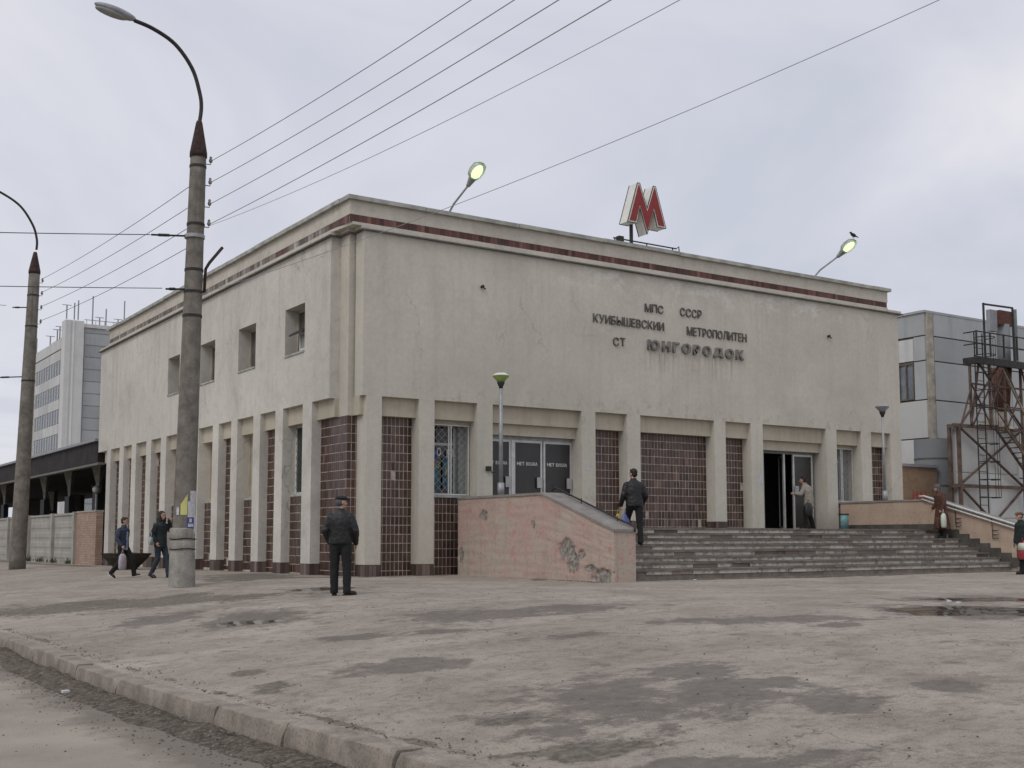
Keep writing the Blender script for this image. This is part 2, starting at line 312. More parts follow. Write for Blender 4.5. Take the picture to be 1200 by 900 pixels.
# ------------------------------------------------------------------ mesh helpers
ORG = {}
class MB:
    def __init__(s): s.v = []; s.f = []
    def _add(s, vs, fs):
        o = len(s.v); s.v += [tuple(v) for v in vs]; s.f += [tuple(i + o for i in f) for f in fs]; return s
    def box(s, a, b):
        (x0, y0, z0), (x1, y1, z1) = a, b
        return s._add([(x0, y0, z0), (x1, y0, z0), (x1, y1, z0), (x0, y1, z0), (x0, y0, z1), (x1, y0, z1), (x1, y1, z1), (x0, y1, z1)],
                      [(0, 3, 2, 1), (4, 5, 6, 7), (0, 1, 5, 4), (1, 2, 6, 5), (2, 3, 7, 6), (3, 0, 4, 7)])
    def bar(s, p0, p1, w, h=None):
        p0, p1 = Vector(p0), Vector(p1); d = (p1 - p0).normalized(); h = h or w
        u = d.cross(Vector((0, 0, 1))); u = u.normalized() if u.length > .01 else Vector((1, 0, 0)); q = d.cross(u)
        vs = [p + u * a * w / 2 + q * b * h / 2 for p in (p0, p1) for a, b in ((-1, -1), (1, -1), (1, 1), (-1, 1))]
        return s._add(vs, [(0, 3, 2, 1), (4, 5, 6, 7), (0, 1, 5, 4), (1, 2, 6, 5), (2, 3, 7, 6), (3, 0, 4, 7)])
    def cyl(s, p0, p1, r0, r1=None, n=12): return s.tube([p0, p1], [r0, r0 if r1 is None else r1], n)
    def tube(s, pts, r, n=8):
        pts = [Vector(p) for p in pts]; rs = r if isinstance(r, (list, tuple)) else [r] * len(pts); vs = []; ref = None
        for i, p in enumerate(pts):
            d = (pts[min(i + 1, len(pts) - 1)] - pts[max(i - 1, 0)]).normalized()
            if ref is None: ref = Vector((0, 0, 1)) if abs(d.z) < .9 else Vector((1, 0, 0))
            u = (ref - d * ref.dot(d)).normalized(); ref = u; w = d.cross(u)
            vs += [p + (u * math.cos(2 * math.pi * k / n) + w * math.sin(2 * math.pi * k / n)) * rs[i] for k in range(n)]
        m = len(pts); fs = [(i * n + k, i * n + (k + 1) % n, (i + 1) * n + (k + 1) % n, (i + 1) * n + k) for i in range(m - 1) for k in range(n)]
        fs += [tuple(range(n))[::-1], tuple(range((m - 1) * n, m * n))]
        return s._add(vs, fs)
    def loft(s, rings, n=16):     # (centre, rx, ry[, rotation])
        vs = []
        for q in rings:
            c, rx, ry = q[:3]; a = q[3] if len(q) > 3 else 0
            for k in range(n):
                x, y = rx * math.cos(2 * math.pi * k / n), ry * math.sin(2 * math.pi * k / n)
                vs.append((c[0] + x * math.cos(a) - y * math.sin(a), c[1] + x * math.sin(a) + y * math.cos(a), c[2]))
        m = len(rings); fs = [(i * n + k, i * n + (k + 1) % n, (i + 1) * n + (k + 1) % n, (i + 1) * n + k) for i in range(m - 1) for k in range(n)]
        fs += [tuple(range(n))[::-1], tuple(range((m - 1) * n, m * n))]
        return s._add(vs, fs)
    def lathe(s, prof, c, n=20): return s.loft([((c[0], c[1], c[2] + z), r, r) for r, z in prof], n)
    def prism(s, poly, ax, d0, d1):
        def P(u, v, d): return {'x': (d, u, v), 'y': (u, d, v), 'z': (u, v, d)}[ax]
        n = len(poly); vs = [P(u, v, d0) for u, v in poly] + [P(u, v, d1) for u, v in poly]
        return s._add(vs, [tuple(range(n)), tuple(range(2 * n - 1, n - 1, -1))] + [(i, (i + 1) % n, n + (i + 1) % n, n + i) for i in range(n)])
    def ell(s, c, r, rot=None, n=12, m=8):
        vs = []; fs = []
        for i in range(1, m):
            for k in range(n):
                th = math.pi * i / m; ph = 2 * math.pi * k / n
                p = Vector((r[0] * math.sin(th) * math.cos(ph), r[1] * math.sin(th) * math.sin(ph), r[2] * math.cos(th)))
                if rot is not None: p = rot @ p
                vs.append(p + Vector(c))
        a, b = Vector((0, 0, r[2])), Vector((0, 0, -r[2]))
        if rot is not None: a, b = rot @ a, rot @ b
        vs += [a + Vector(c), b + Vector(c)]; T = len(vs) - 2
        for i in range(m - 2):
            for k in range(n): fs.append((i * n + k, (i + 1) * n + k, (i + 1) * n + (k + 1) % n, i * n + (k + 1) % n))
        for k in range(n): fs += [(T, k, (k + 1) % n), (T + 1, (m - 2) * n + (k + 1) % n, (m - 2) * n + k)]
        return s._add(vs, fs)
    def cap(s, p0, p1, r0, r1=None, n=12):
        r1 = r0 if r1 is None else r1
        s.tube([p0, p1], [r0, r1], n); s.ell(p0, (r0,) * 3, n=n, m=6); s.ell(p1, (r1,) * 3, n=n, m=6); return s
    def mesh(s, name, org=(0, 0, 0)):
        me = bpy.data.meshes.new(name); o = Vector(org)
        me.from_pydata([tuple(Vector(v) - o) for v in s.v], [], s.f)
        bm = bmesh.new(); bm.from_mesh(me); bmesh.ops.recalc_face_normals(bm, faces=bm.faces); bm.to_mesh(me); bm.free()
        return me
    def build(s, name, mat, parent=None, smooth=False, label=None, kind=None, org=None):
        o_ = ORG.get(parent.name, (0, 0, 0)) if parent else (org or (0, 0, 0))
        me = s.mesh(name, o_); ob = bpy.data.objects.new(name, me); COL.objects.link(ob)
        me.materials.append(MATS[mat])
        if smooth: me.shade_smooth()
        if smooth == 'auto': me.set_sharp_from_angle(angle=R(35))
        if parent: ob.parent = parent; ORG[ob.name] = o_
        else: ob.location = o_; ORG[ob.name] = tuple(o_)
        if label: ob['label'] = label
        if kind: ob['kind'] = kind
        return ob
def thing(name, label, cat, loc=(0, 0, 0), group=None):
    o = bpy.data.objects.new(name, None); COL.objects.link(o); o.location = loc; o.empty_display_size = .2
    o['label'] = label; o['category'] = cat
    if group: o['group'] = group
    ORG[o.name] = tuple(loc); return o
def tag(o, label, cat, group=None):
    o['label'] = label; o['category'] = cat
    if group: o['group'] = group
    return o
def inst(name, me, mat, loc, parent, rot=None):
    ob = bpy.data.objects.new(name, me); COL.objects.link(ob)
    ob.parent = parent; ob.location = Vector(loc) - Vector(ORG[parent.name])
    if rot: ob.rotation_euler = rot
    ORG[ob.name] = tuple(loc)
    return ob
B = lambda a, b: MB().box(a, b)

def gz(x, y):
    t_ = min(1., max(0., (-x - 1) / 8)); return -0.43 * t_ ** 1.5 - .007 * min(25, max(0, y - 4))

# ------------------------------------------------------------------ ground
def vnoise(X, Y, sc, seed):
    r = np.random.RandomState(seed); G = r.rand(256, 256)
    x = X * sc + 500.3; y = Y * sc + 500.7; xi = np.floor(x).astype(int); yi = np.floor(y).astype(int); fx = x - xi; fy = y - yi
    fx = fx * fx * (3 - 2 * fx); fy = fy * fy * (3 - 2 * fy); g = lambda a, b: G[a % 256, b % 256]
    return (g(xi, yi) * (1 - fx) + g(xi + 1, yi) * fx) * (1 - fy) + (g(xi, yi + 1) * (1 - fx) + g(xi + 1, yi + 1) * fx) * fy
def fbm(X, Y, sc, seed, o=4):
    s_ = 0; a = .5; t_ = 0
    for i in range(o): s_ = s_ + a * vnoise(X, Y, sc * 2 ** i, seed + i); t_ += a; a *= .55
    return s_ / t_
xs = np.concatenate([[-9.035], np.arange(-9.03, 6, .085), np.arange(6, 24, .3), np.geomspace(24, 1500, 26)])
ys = np.concatenate([-np.geomspace(1500, 26, 20), np.arange(-25.5, -1.5, .085), np.arange(-1.5, 30, .35), np.geomspace(30, 2500, 26)])
KX = lambda y: .02 * np.clip(-13 - y, 0, 12.5) ** 1.6      # the kerb bends slightly towards the camera
X, Y = np.meshgrid(xs, ys)
T_ = np.clip((-X - 1) / 8, 0, 1); Z = -.43 * T_ ** 1.5 - .007 * np.clip(Y - 4, 0, 25)
Z += (fbm(X, Y, .5, 3) - .5) * .045 * np.clip((-Y - 1) / 3, 0, 1) * np.clip((X + 9.2) / .6, 0.15, 1)
Z += (fbm(X, Y, 2.1, 41, 4) - .5) * .03 * np.clip((-Y - 1) / 3, 0, 1) * np.clip((X + 9.2) / .6, 0.1, 1) * (X < 8)
X = X + KX(Y) * np.clip((-7 - X) / 2.03, 0, 1)
def patches(lst, seed, amp=.9):
    out = np.zeros_like(X); ca, sa = .834, -.552
    n_ = (fbm(X, Y, 1.1, seed) - .5) * amp + (fbm(X, Y, 4., seed + 9, 3) - .5) * amp * .5
    for cx, cy, rx, ry in lst:
        u = (X - cx) * ca + (Y - cy) * sa; v = (X - cx) * -sa + (Y - cy) * ca
        out = np.maximum(out, 1 - .5 * np.sqrt((u / rx) ** 2 + (v / ry) ** 2) + n_ * .8)
    return np.clip(out, 0, 1)
damp = patches([(-6.92, -19.0, .6, 1.3), (-6.17, -19.44, .42, .74), (-7.72, -18.91, .31, .37), (-7.8, -19.58, .32, .28), (-5.64, -18.48, .36, .48), (-5.9, -20.34, .25, .47), (-4.96, -20.6, .2, .24), (-3.9, -12.5, 1.6, .95), (-2.53, -12.86, .9, .7), (-6.89, -16.07, .52, .5), (-6.13, -9.92, .73, 1.26), (-7.01, -8.2, .57, 1.07), (-7.65, -21.14, .66, .27), (-5.61, -19.41, .26, .2), (-2.66, -4.87, .91, .79), (-2.07, -16.18, 1.33, .45), (-5.29, -13.85, .46, .26), (-6.29, -13.27, .42, .24), (-4.53, -15.54, .4, .29), (-2.08, -17.09, .23, .2), (.88, -16.58, 1.3, 1.4), (3.5, -15.1, 1.1, 1.0)], 11) - .03
dirt = patches([(-6.55, -4.2, 3.09, 1.6), (-1.33, 2.66, 1.1, 2.4), (-8.38, -16.16, .24, .45), (-8.19, -15.02, .22, .22), (-7.79, -19.02, .3, .2), (-7.98, -20.14, .22, .24), (-1.2, .6, .8, .6), (-8.85, -18, .15, .1), (.2, -.35, 2.4, .12), (2.2, -.25, .8, .1), (-.3, 7, .5, .35), (-.25, 10, .4, .6), (-.3, 14, .4, 1.2), (-4.1, -.75, .5, .2), (4.2, -6.75, 2.0, .10), (2.9, -4, .15, .9), (10, -6.65, 4, .06), (15, -6.65, 3, .05), (-1.2, .6, 1.1, .6), (-.6, 3.5, 1.2, .8), (-7.95, -20.1, .5, .1), (-4.1, -.9, .4, .2)], 23, 1.) - .07  # dirt patches, plus contact shade painted along feet of building, steps and pole
edge_band = np.clip(1 - np.abs(X - KX(Y) + 8.88) / .12, 0, 1) * fbm(X, Y, 2.5, 77) * 1.1
far_band = np.clip(1 - np.abs(X + .9 + .5 * (fbm(X, Y, .4, 5) - .5)) / .8, 0, 1) * (Y > 20) * .9
dirt = np.maximum(np.maximum(dirt, edge_band), far_band)
water = patches([(.88, -16.6, 1.2, 1.0), (3.5, -15.1, .9, .6), (-6.22, -10.09, .52, .45), (-2.66, -4.87, .75, .6)], 31, .5) - .02
Z -= np.clip(water, 0, .6) * .012
Z[:, 0] = -.8
me = bpy.data.meshes.new('forecourt'); nx, ny = len(xs), len(ys)
I = np.arange(nx * ny).reshape(ny, nx)
F = np.stack([I[:-1, :-1], I[:-1, 1:], I[1:, 1:], I[1:, :-1]], -1).reshape(-1, 4)
me.vertices.add(nx * ny); me.vertices.foreach_set('co', np.stack([X, Y, Z], -1).ravel())
me.loops.add(F.size); me.loops.foreach_set('vertex_index', F.ravel().astype(np.int32))
me.polygons.add(len(F)); me.polygons.foreach_set('loop_start', (np.arange(len(F)) * 4).astype(np.int32))
me.update(calc_edges=True); me.validate()
for nm, arr in (('damp', damp), ('dirt', dirt), ('water', water)):
    a = me.attributes.new(nm, 'FLOAT', 'POINT'); a.data.foreach_set('value', arr.ravel().astype(np.float32))
me.materials.append(MATS['forecourt_asphalt']); me.shade_smooth()
gr = bpy.data.objects.new('pavement', me); COL.objects.link(gr); gr['kind'] = 'structure'; gr['label'] = 'dusty asphalt forecourt with damp patches and puddles'

RZ = -.62
MB()._add([(-1500, -1500, RZ), (-7.6, -1500, RZ), (-7.6, 2500, RZ), (-1500, 2500, RZ)], [(0, 1, 2, 3)]).build('road', 'road_asphalt', kind='structure')
# kerb: one stone per joint, worn and slightly out of line
kerb = bpy.data.objects.new('kerb', None); COL.objects.link(kerb); kerb['kind'] = 'structure'; kerb['label'] = 'worn grey concrete kerb between road and forecourt'; ORG['kerb'] = (0, 0, 0)
joints = [-60] + list(np.arange(-57, -24, 3.0)) + [-22.3, -19.29, -17.83, -16.62, -14.18, -12.66, -11.7, -10.47, -8.72, -6.1, -3.4, -.6] + list(np.arange(2, 80, 2.8))
for i, (a, b) in enumerate(zip(joints[:-1], joints[1:])):
    L = b - a - .025; ns = max(3, int(L / .12)) if -25 < a < 0 else 3; m = MB(); vs = []; k = 7
    ox, oz, tl = random.uniform(-.012, .012), random.uniform(-.015, .012), random.uniform(-.008, .008)
    for j in range(ns + 1):
        y = a + .012 + L * j / ns
        ch = .0
        if j in (0, ns): ch = random.uniform(.015, .075)
        q = lambda s_: (mn.noise(Vector((y * 3.1, s_, i))) * .008)
        top = -.425 + oz + tl * j / ns
        zt = top - ch * .4
        kx_ = float(KX(y)); x0, x1 = -9.20 + ox + kx_, -8.985 + ox + kx_
        vs += [(x0 - .02, y, RZ - .1), (x0 - .012 + q(1), y, -.54), (x0 + q(2) * .6, y, zt - .016 - ch * .5 + q(3) * .5), (x0 + .003 + q(4) * .4 + ch * .3, y, zt - .006 + q(5) * .5), (x0 + .014 + ch * .4, y, top + q(6) * .6), (x1, y, top + q(7) * .5), (x1, y, RZ - .1)]
    fs = [(j * k + s_, j * k + s_ + 1, (j + 1) * k + s_ + 1, (j + 1) * k + s_) for j in range(ns) for s_ in range(k - 1)] + [tuple(range(k)), tuple(range(ns * k, ns * k + k))[::-1]]
    m._add(vs, fs); m.build('kerb_stone', 'kerb_concrete', kerb, smooth='auto')
# gutter grit
m = MB(); n_ = 420; cols = [(-9.19, .02), (-9.26, .042), (-9.35, .036), (-9.46, .022), (-9.56, .008), (-9.72, -.03)]
vs = []
for j in range(n_ + 1):
    y = -25 + j * .08
    for c_, (x, h) in enumerate(cols):
        q = mn.noise(Vector((x * 3, y * 2.2, 1))) * .5 + mn.noise(Vector((x * 9, y * 9, 4))) * .35
        far = 1 + .9 * min(1, max(0, (y + 15) / 6))
        vs.append((x + float(KX(y)) + mn.noise(Vector((y * 1.3, c_, 7))) * (.05 + .04 * (c_ > 2)), y, RZ + h * far * (1 + 1.3 * q) + (.008 * q if c_ < 5 else 0)))
k = len(cols); m._add(vs, [(j * k + s_, j * k + s_ + 1, (j + 1) * k + s_ + 1, (j + 1) * k + s_) for j in range(n_) for s_ in range(k - 1)])
g = m.build('gutter_dirt', 'grit_dirt', smooth=True, kind='stuff'); g['label'] = 'strip of dark dirt and grit lying in the gutter'
def pebbles(name, spots, label):
    m = MB()
    for x, y, z, r in spots:
        a = random.random() * 6; vs = [(x + r * math.cos(a + t_) * random.uniform(.7, 1.2), y + r * math.sin(a + t_) * random.uniform(.7, 1.2), z) for t_ in (0, 1.3, 2.5, 3.8, 5.1)]
        vs.append((x + random.uniform(-.3, .3) * r, y + random.uniform(-.3, .3) * r, z + r * random.uniform(.5, .9)))
        m._add(vs, [(0, 1, 5), (1, 2, 5), (2, 3, 5), (3, 4, 5), (4, 0, 5)])
    o = m.build(name, 'pebble', kind='stuff'); o['label'] = label
sp = []
for i in range(5200):
    y = random.uniform(-23, -2); x = -9.24 - abs(random.gauss(0, .28)); h = .05 * max(0, 1 - (-9.2 - x) / .4)
    sp.append((x + float(KX(y)), y, RZ + h, random.uniform(.004, .016)))
for i in range(250): sp.append((random.uniform(-12, -9.7), random.uniform(-22, -10), RZ, random.uniform(.004, .012)))
pebbles('road_pebbles', sp, 'small stones scattered along the edge of the road')
sp = []
for i in range(1500):
    x = random.uniform(-8.9, 0) if i % 3 else -8.95 + abs(random.gauss(0, .12)); y = random.uniform(-22, -7); sp.append((x + (float(KX(y)) if x < -8.5 else 0), y, gz(x, y) + .006, random.uniform(.004, .014)))
pebbles('pavement_pebbles', sp, 'small stones scattered over the forecourt')

# ------------------------------------------------------------------ the station hall
ST = thing('station_building', 'large beige plastered metro station hall with tiled recesses and red M on the roof', 'building', (0, 0, 0))
ZA, ZP = 4.47, .29
PL = 1.19                     # platform level at the entrances
# upper walls
B((.42, 0, ZA), (20.85, .45, 8.62)).build('front_wall', 'plaster_front', ST)
def wall_grid(X0, X1, ylist, zlist, holes):
    m = MB()
    for y0, y1 in zip(ylist[:-1], ylist[1:]):
        zz = list(zlist); run = None
        for z0, z1 in zip(zz[:-1], zz[1:]):
            hole = any(abs(y0 - a) < .01 and abs(z0 - c) < .01 for a, c in holes)
            if not hole: m.box((X0, y0, z0), (X1, y1, z1))
    return m
wins = [(2.63, 3.97), (6.15, 7.55), (9.62, 11.0), (13.13, 14.4)]
ylist = sorted([1.03, 23.5] + [v for w_ in wins for v in w_])
wall_grid(0, .45, ylist, [ZA, 5.91, 7.19, 8.62], [(a, 5.91) for a, b in wins]).build('side_wall', 'plaster_left', ST)
B((.27, .52, 4.0), (1.6, 2.2, 8.62)).build('corner_pier', 'plaster_front', ST)
B((20.4, .45, 0), (20.85, 23.5, 8.62)).build('rear_wall', 'plaster_front', ST)
B((.45, 23.05, 0), (20.4, 23.5, 8.62)).build('rear_wall', 'plaster_front', ST)
B((.45, .45, 8.3), (20.4, 23.05, 8.6)).build('roof', 'ledge_dark', ST)
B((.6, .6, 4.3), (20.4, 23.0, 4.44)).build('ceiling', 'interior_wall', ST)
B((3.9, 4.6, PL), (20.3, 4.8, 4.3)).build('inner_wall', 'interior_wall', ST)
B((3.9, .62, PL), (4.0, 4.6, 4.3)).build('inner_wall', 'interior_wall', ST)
# ledge following the notch, parapet, cap
lp = [(-.1, 23.6), (-.1, .93), (.17, .93), (.17, .42), (.32, .42), (.32, -.1), (21.04, -.1), (21.04, 23.6)]
lp2 = [(-.06, 23.56), (-.06, .95), (.19, .95), (.19, .44), (.34, .44), (.34, -.06), (20.98, -.06), (20.98, 23.56)]
MB().prism(lp, 'z', 8.62, 8.655).build('ledge', 'ledge_dark', ST)
MB().prism(lp2, 'z', 8.655, 8.74).build('ledge', 'plaster_parapet', ST)
MB().prism([(.0, 22.4), (.0, 1.0), (.10, .0), (20.36, .0), (20.36, 22.4)], 'z', 8.74, 8.81).build('parapet_base', 'plaster_parapet', ST)
B((.05, .03, 8.81), (20.33, 22.37, 8.99)).build('band_backing', 'grout', ST)
m = B((.025, .0, 8.99), (20.355, .3, 9.36)); m.box((.025, .3, 8.99), (.325, 22.4, 9.36)); m.box((20.055, .3, 8.99), (20.355, 22.4, 9.36)); m.box((.325, 22.1, 8.99), (20.055, 22.4, 9.36))
m.build('parapet', 'plaster_parapet', ST)
# cap slabs, each its own piece, joints open
y = 0
x = -.07; i = 0
while x < 20.4:
    w_ = 2.9 if i else 2.2; x1 = min(x + w_, 20.45); dz = random.uniform(-.012, .012)
    B((x + .008, -.11, 9.36 + dz), (x1 - .008, .42, 9.465 + dz)).build('cap_slab', 'cap_concrete', ST); x = x1; i += 1
y = .43
while y < 22.45:
    y1 = min(y + 2.9, 22.5); dz = random.uniform(-.015, .015)
    B((-.08, y + .008, 9.36 + dz), (.36, y1 - .008, 9.465 + dz)).build('cap_slab', 'cap_concrete', ST); y = y1
m = MB()                       # tiles of the red-brown band
x = .03
while x < 20.3:
    m.box((x, .005, 8.812), (min(x + .113, 20.34), .04, 8.988)); x += .118
y = .1; m2 = MB()
while y < 22.3:
    (m if y < 1.2 or mn.noise(Vector((y * .8, 0, 0))) > .2 and y < 5 else m2).box((.03, y, 8.815), (.06, y + .111, 8.985)); y += .118
m.build('band_tile', 'band_tile', ST, kind='stuff'); m2.build('band_tile', 'band_tile_worn', ST, kind='stuff')

# columns and openings of the front
FO = [(.42, .53), (.96, 2.02), (2.47, 3.76), (4.24, 7.18), (7.66, 8.80), (9.29, 12.18), (12.64, 13.71), (14.22, 17.09), (17.59, 18.80), (19.29, 20.28)]
fcol = [(.53, .96)] + [(FO[i][1], FO[i + 1][0]) for i in range(1, 9)] + [(20.28, 20.85)]
on_plat = lambda a: 4.1 < a < 17.3
def plinth_tiles(x0, y0, x1, y1, z0, z1):
    m = B((x0 + .012, y0 + .012, z0), (x1 - .012, y1, z1 - .01)); n = max(1, round((x1 - x0) / .12)); w_ = (x1 - x0) / n
    for i in range(n): m.box((x0 + i * w_ + .005, y0, z0), (x0 + (i + 1) * w_ - .005, y0 + .02, z1 - .012))
    n = max(1, round((y1 - y0) / .12)); w_ = (y1 - y0) / n
    for i in range(n): m.box((x0, y0 + i * w_ + .005, z0), (x0 + .02, y0 + (i + 1) * w_ - .005, z1 - .012))
    return m
for a, b in fcol:
    zb = PL if on_plat((a + b) / 2) or 17.0 < a < 17.3 else 0
    pl = ZP if zb == 0 else (.24 if 7 < a < 13 else 0)
    c_ = B((a, 0, zb + pl), (b, .6, ZA)).build('column', 'plaster_front', ST)
    if pl: plinth_tiles(a - .004, -.004, b + .004, .58, zb - .1, zb + pl).build('plinth', 'plinth_tile', c_)
# side columns
LO = [(1.07, 2.09), (2.68, 4.02), (4.56, 5.68), (6.22, 7.50), (8.02, 9.11), (9.66, 10.99), (11.53, 12.65), (13.18, 14.40), (15.01, 16.16), (16.76, 18.05), (18.64, 19.72), (20.29, 21.57), (22.17, 23.0)]
for i in range(12):
    a, b = LO[i][1], LO[i + 1][0]
    c_ = B((0, a, ZP), (.55, b, ZA)).build('column', 'plaster_left', ST)
    plinth_tiles(-.004, a - .004, .53, b + .004, -.25, ZP).build('plinth', 'plinth_tile', c_)
    b2 = B((.012, b - .02, -.25), (.5, b, ZP - .01))
# lintels
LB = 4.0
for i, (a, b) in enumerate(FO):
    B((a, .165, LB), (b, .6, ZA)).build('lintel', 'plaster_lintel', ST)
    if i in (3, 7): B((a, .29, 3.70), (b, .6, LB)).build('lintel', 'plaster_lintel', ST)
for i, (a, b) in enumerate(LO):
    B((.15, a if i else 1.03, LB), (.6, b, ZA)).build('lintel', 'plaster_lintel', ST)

# ---- tiles
TW, TH, TG = .119, .2285, .020
tile_f = B((0, 0, 0), (TW - TG, .014, TH - TG)).mesh('tile'); tile_f.materials.append(MATS['tile_brown'])
tile_s = B((0, 0, 0), (.014, TW - TG, TH - TG)).mesh('tile'); tile_s.materials.append(MATS['tile_brown'])
TILES = [0]
def tile_panel(side, a, b, z0, z1, single=False):
    d = .38 if side == 'f' else .27 if a < 2 else .25
    bk = B((a, d + .008, z0 - .1), (b, .7, z1)) if side == 'f' else B((d + .008, a, z0 - .3), (.7, b, z1))
    p = bk.build('tile_panel', 'grout', ST); m = MB(); n = int((b - a) / TW + .35); w_ = (b - a) / n; k = math.ceil((z1 - z0) / TH)
    for r in range(k):
        zt = z1 - r * TH; zb = max(zt - TH + TG, z0)
        if zb >= zt - .02: continue
        for c_ in range(n):
            u = a + c_ * w_ + TG / 2 + random.uniform(-.003, .003); j = random.uniform(-.003, .003)
            if random.random() < .006: continue
            if single and TILES[0] < 300 and zb > z0:
                TILES[0] += 1
                o = inst('tile', tile_f if side == 'f' else tile_s, None, (u, d + j, zb) if side == 'f' else (d + j, u, zb), p)
                s_ = (w_ - TG) / (TW - TG); o.scale = (s_, 1, 1) if side == 'f' else (1, s_, 1)
            elif side == 'f': m.box((u, d + j, zb), (u + w_ - TG, d + .014, zt))
            else: m.box((d + j, u, zb), (d + .014, u + w_ - TG, zt))
    if m.v: m.build('tiling', 'tile_brown', p, kind='stuff')
    return p
# corner pier tiling
p = B((.278, .528, -.05), (.7, 2.09, 4.0)).build('tile_panel', 'grout', ST)
def pier_side():
    n = 13; w_ = (2.09 - .52) / n; m = MB()
    for r in range(18):
        zt = 4.0 - r * TH; zb = max(zt - TH + TG, .0)
        if zt < .05: continue
        for c_ in range(n):
            u = .52 + c_ * w_ + TG / 2; j = random.uniform(-.002, .002)
            if TILES[0] < 190 and zt - zb > .2: TILES[0] += 1; o = inst('tile', tile_s, None, (.27 + j, u, zb), p); o.scale = (1, (w_ - TG) / (TW - TG), 1)
            else: m.box((.27 + j, u, zb), (.284, u + w_ - TG, zt))
        for c_ in range(3):
            u = .275 + c_ * .119; m.box((u, .52, zb), (u + .099, .534, zt))
    m.build('tiling', 'tile_brown', p, kind='stuff')
pier_side()
tile_panel('f', .96, 2.02, 0, 4.0, True)
tile_panel('f', 2.47, 3.76, 0, 2.03)
tile_panel('f', 7.66, 8.80, PL, 4.0); tile_panel('f', 9.29, 12.18, PL, 4.0); tile_panel('f', 12.64, 13.71, PL, 4.0)
tile_panel('f', 17.59, 18.80, PL, 2.12); tile_panel('f', 19.29, 20.28, PL, 4.0)
for i, (a, b) in enumerate(LO):
    if i == 0: continue
    if i in (1, 3, 5): tile_panel('s', a, b, 0, 2.07)
    elif i == 7: tile_panel('s', a, b, 0, 2.07)
    else: tile_panel('s', a, b, 0, 4.0)

# ---- windows
def frame_rect(axis, u0, u1, z0, z1, d, w_=.05, dep=.05, mull=(), trans=()):
    m = MB()
    def bx(a, b, c_, e_):
        if axis == 'f': m.box((a, d, c_), (b, d + dep, e_))
        else: m.box((d, a, c_), (d + dep, b, e_))
    bx(u0, u0 + w_, z0, z1); bx(u1 - w_, u1, z0, z1); bx(u0 + w_, u1 - w_, z0, z0 + w_); bx(u0 + w_, u1 - w_, z1 - w_, z1)
    for q in mull: bx(q - w_ / 2, q + w_ / 2, z0 + w_, z1 - w_)
    for q in trans:
        lim = [u0 + w_] + sum([[qq - w_ / 2, qq + w_ / 2] for qq in mull], []) + [u1 - w_]
        for s0, s1 in zip(lim[::2], lim[1::2]): bx(s0, s1, q - w_ / 2, q + w_ / 2)
    return m
def grille(axis, u0, u1, z0, z1, d, step=.13):
    m = MB(); r = .0045
    P = (lambda u, z: (u, d, z)) if axis == 'f' else (lambda u, z: (d, u, z))
    s_ = z0 - (u1 - u0)
    while s_ < z1:
        for sg in (1, -1):
            a = max(0, (z0 - s_)); b = min(u1 - u0, z1 - s_)
            if b > a:
                ua, ub = (u0 + a, u0 + b) if sg == 1 else (u1 - a, u1 - b)
                m.tube([P(ua, s_ + a), P(ub, s_ + b)], r, 4)
        s_ += step * 2
    return m
def boxd(axis, u0, u1, z0, z1, d0, d1): return B((u0, d0, z0), (u1, d1, z1)) if axis == 'f' else B((d0, u0, z0), (d1, u1, z1))
# front window left (with posters) and right
def front_window(a, b, z0, z1, posters):
    w_ = boxd('f', a, b, z0 - .06, z0, .30, .9).build('window', 'cap_concrete', ST)      # sill
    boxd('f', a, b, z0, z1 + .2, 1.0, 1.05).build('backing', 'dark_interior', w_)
    mid = (a + b) / 2 + .03
    frame_rect('f', a + .03, b - .03, z0 + .01, z1, .36, .03, .04, (mid - .035, mid + .035)).build('outer_frame', 'white_paint', w_)
    frame_rect('f', a, b - .22, z0, z1 + .05, .75, .07, .07, (), (z0 + 1.36,)).build('inner_frame', 'alu', w_)
    boxd('f', a + .07, b - .29, z0 + .07, z1 - .02, .79, .80).build('pane', 'glass_dark', w_)
    boxd('f', b - .22, b, z0, z1 + .1, .6, .9).build('reveal', 'grey_box', w_)
    boxd('f', a, b, z1 + .0, z1 + .1, .38, .6).build('head', 'plaster_lintel', w_)
    grille('f', a + .08, b - .1, z0 + .05, z1 - .04, .37, .1).build('grille', 'mesh_grey', w_)
    if posters:
        boxd('f', a + .1, mid - .12, z0 + .15, z0 + .85, .74, .745).build('poster', 'poster_teal', w_)
        boxd('f', mid + .0, b - .32, z0 + .2, z0 + 1.0, .74, .745).build('poster', 'poster_teal', w_)
        boxd('f', mid - .3, mid - .14, z0 + .95, z0 + 1.3, .74, .745).build('poster', 'poster_blue', w_)
    return w_
w1 = front_window(2.47, 3.76, 2.05, 3.9, True)
w2 = front_window(17.59, 18.8, 2.12, 3.9, False)
# side windows of the ground floor
for i, gm in ((1, 'glass_green'), (3, 'beige_board'), (5, 'beige_board'), (7, 'beige_board')):
    a, b = LO[i]
    w_ = boxd('s', a, b, 2.07, 2.13, .25, .6).build('window', 'cap_concrete', ST)
    frame_rect('s', a, b, 2.13, 4.0, .39, .06, .05, ((a + b) / 2,)).build('frame', 'white_paint' if i == 1 else 'beige_board', w_)
    boxd('s', a + .04, b - .04, 2.17, 3.97, .42, .43).build('pane', gm, w_)
    if i == 1: grille('s', a + .05, b - .05, 2.15, 3.98, .38, .1).build('grille', 'dark_metal', w_)
    if i == 7: boxd('s', a + .02, b - .02, 2.15, 3.0, .36, .39).build('board', 'brown_board', w_)
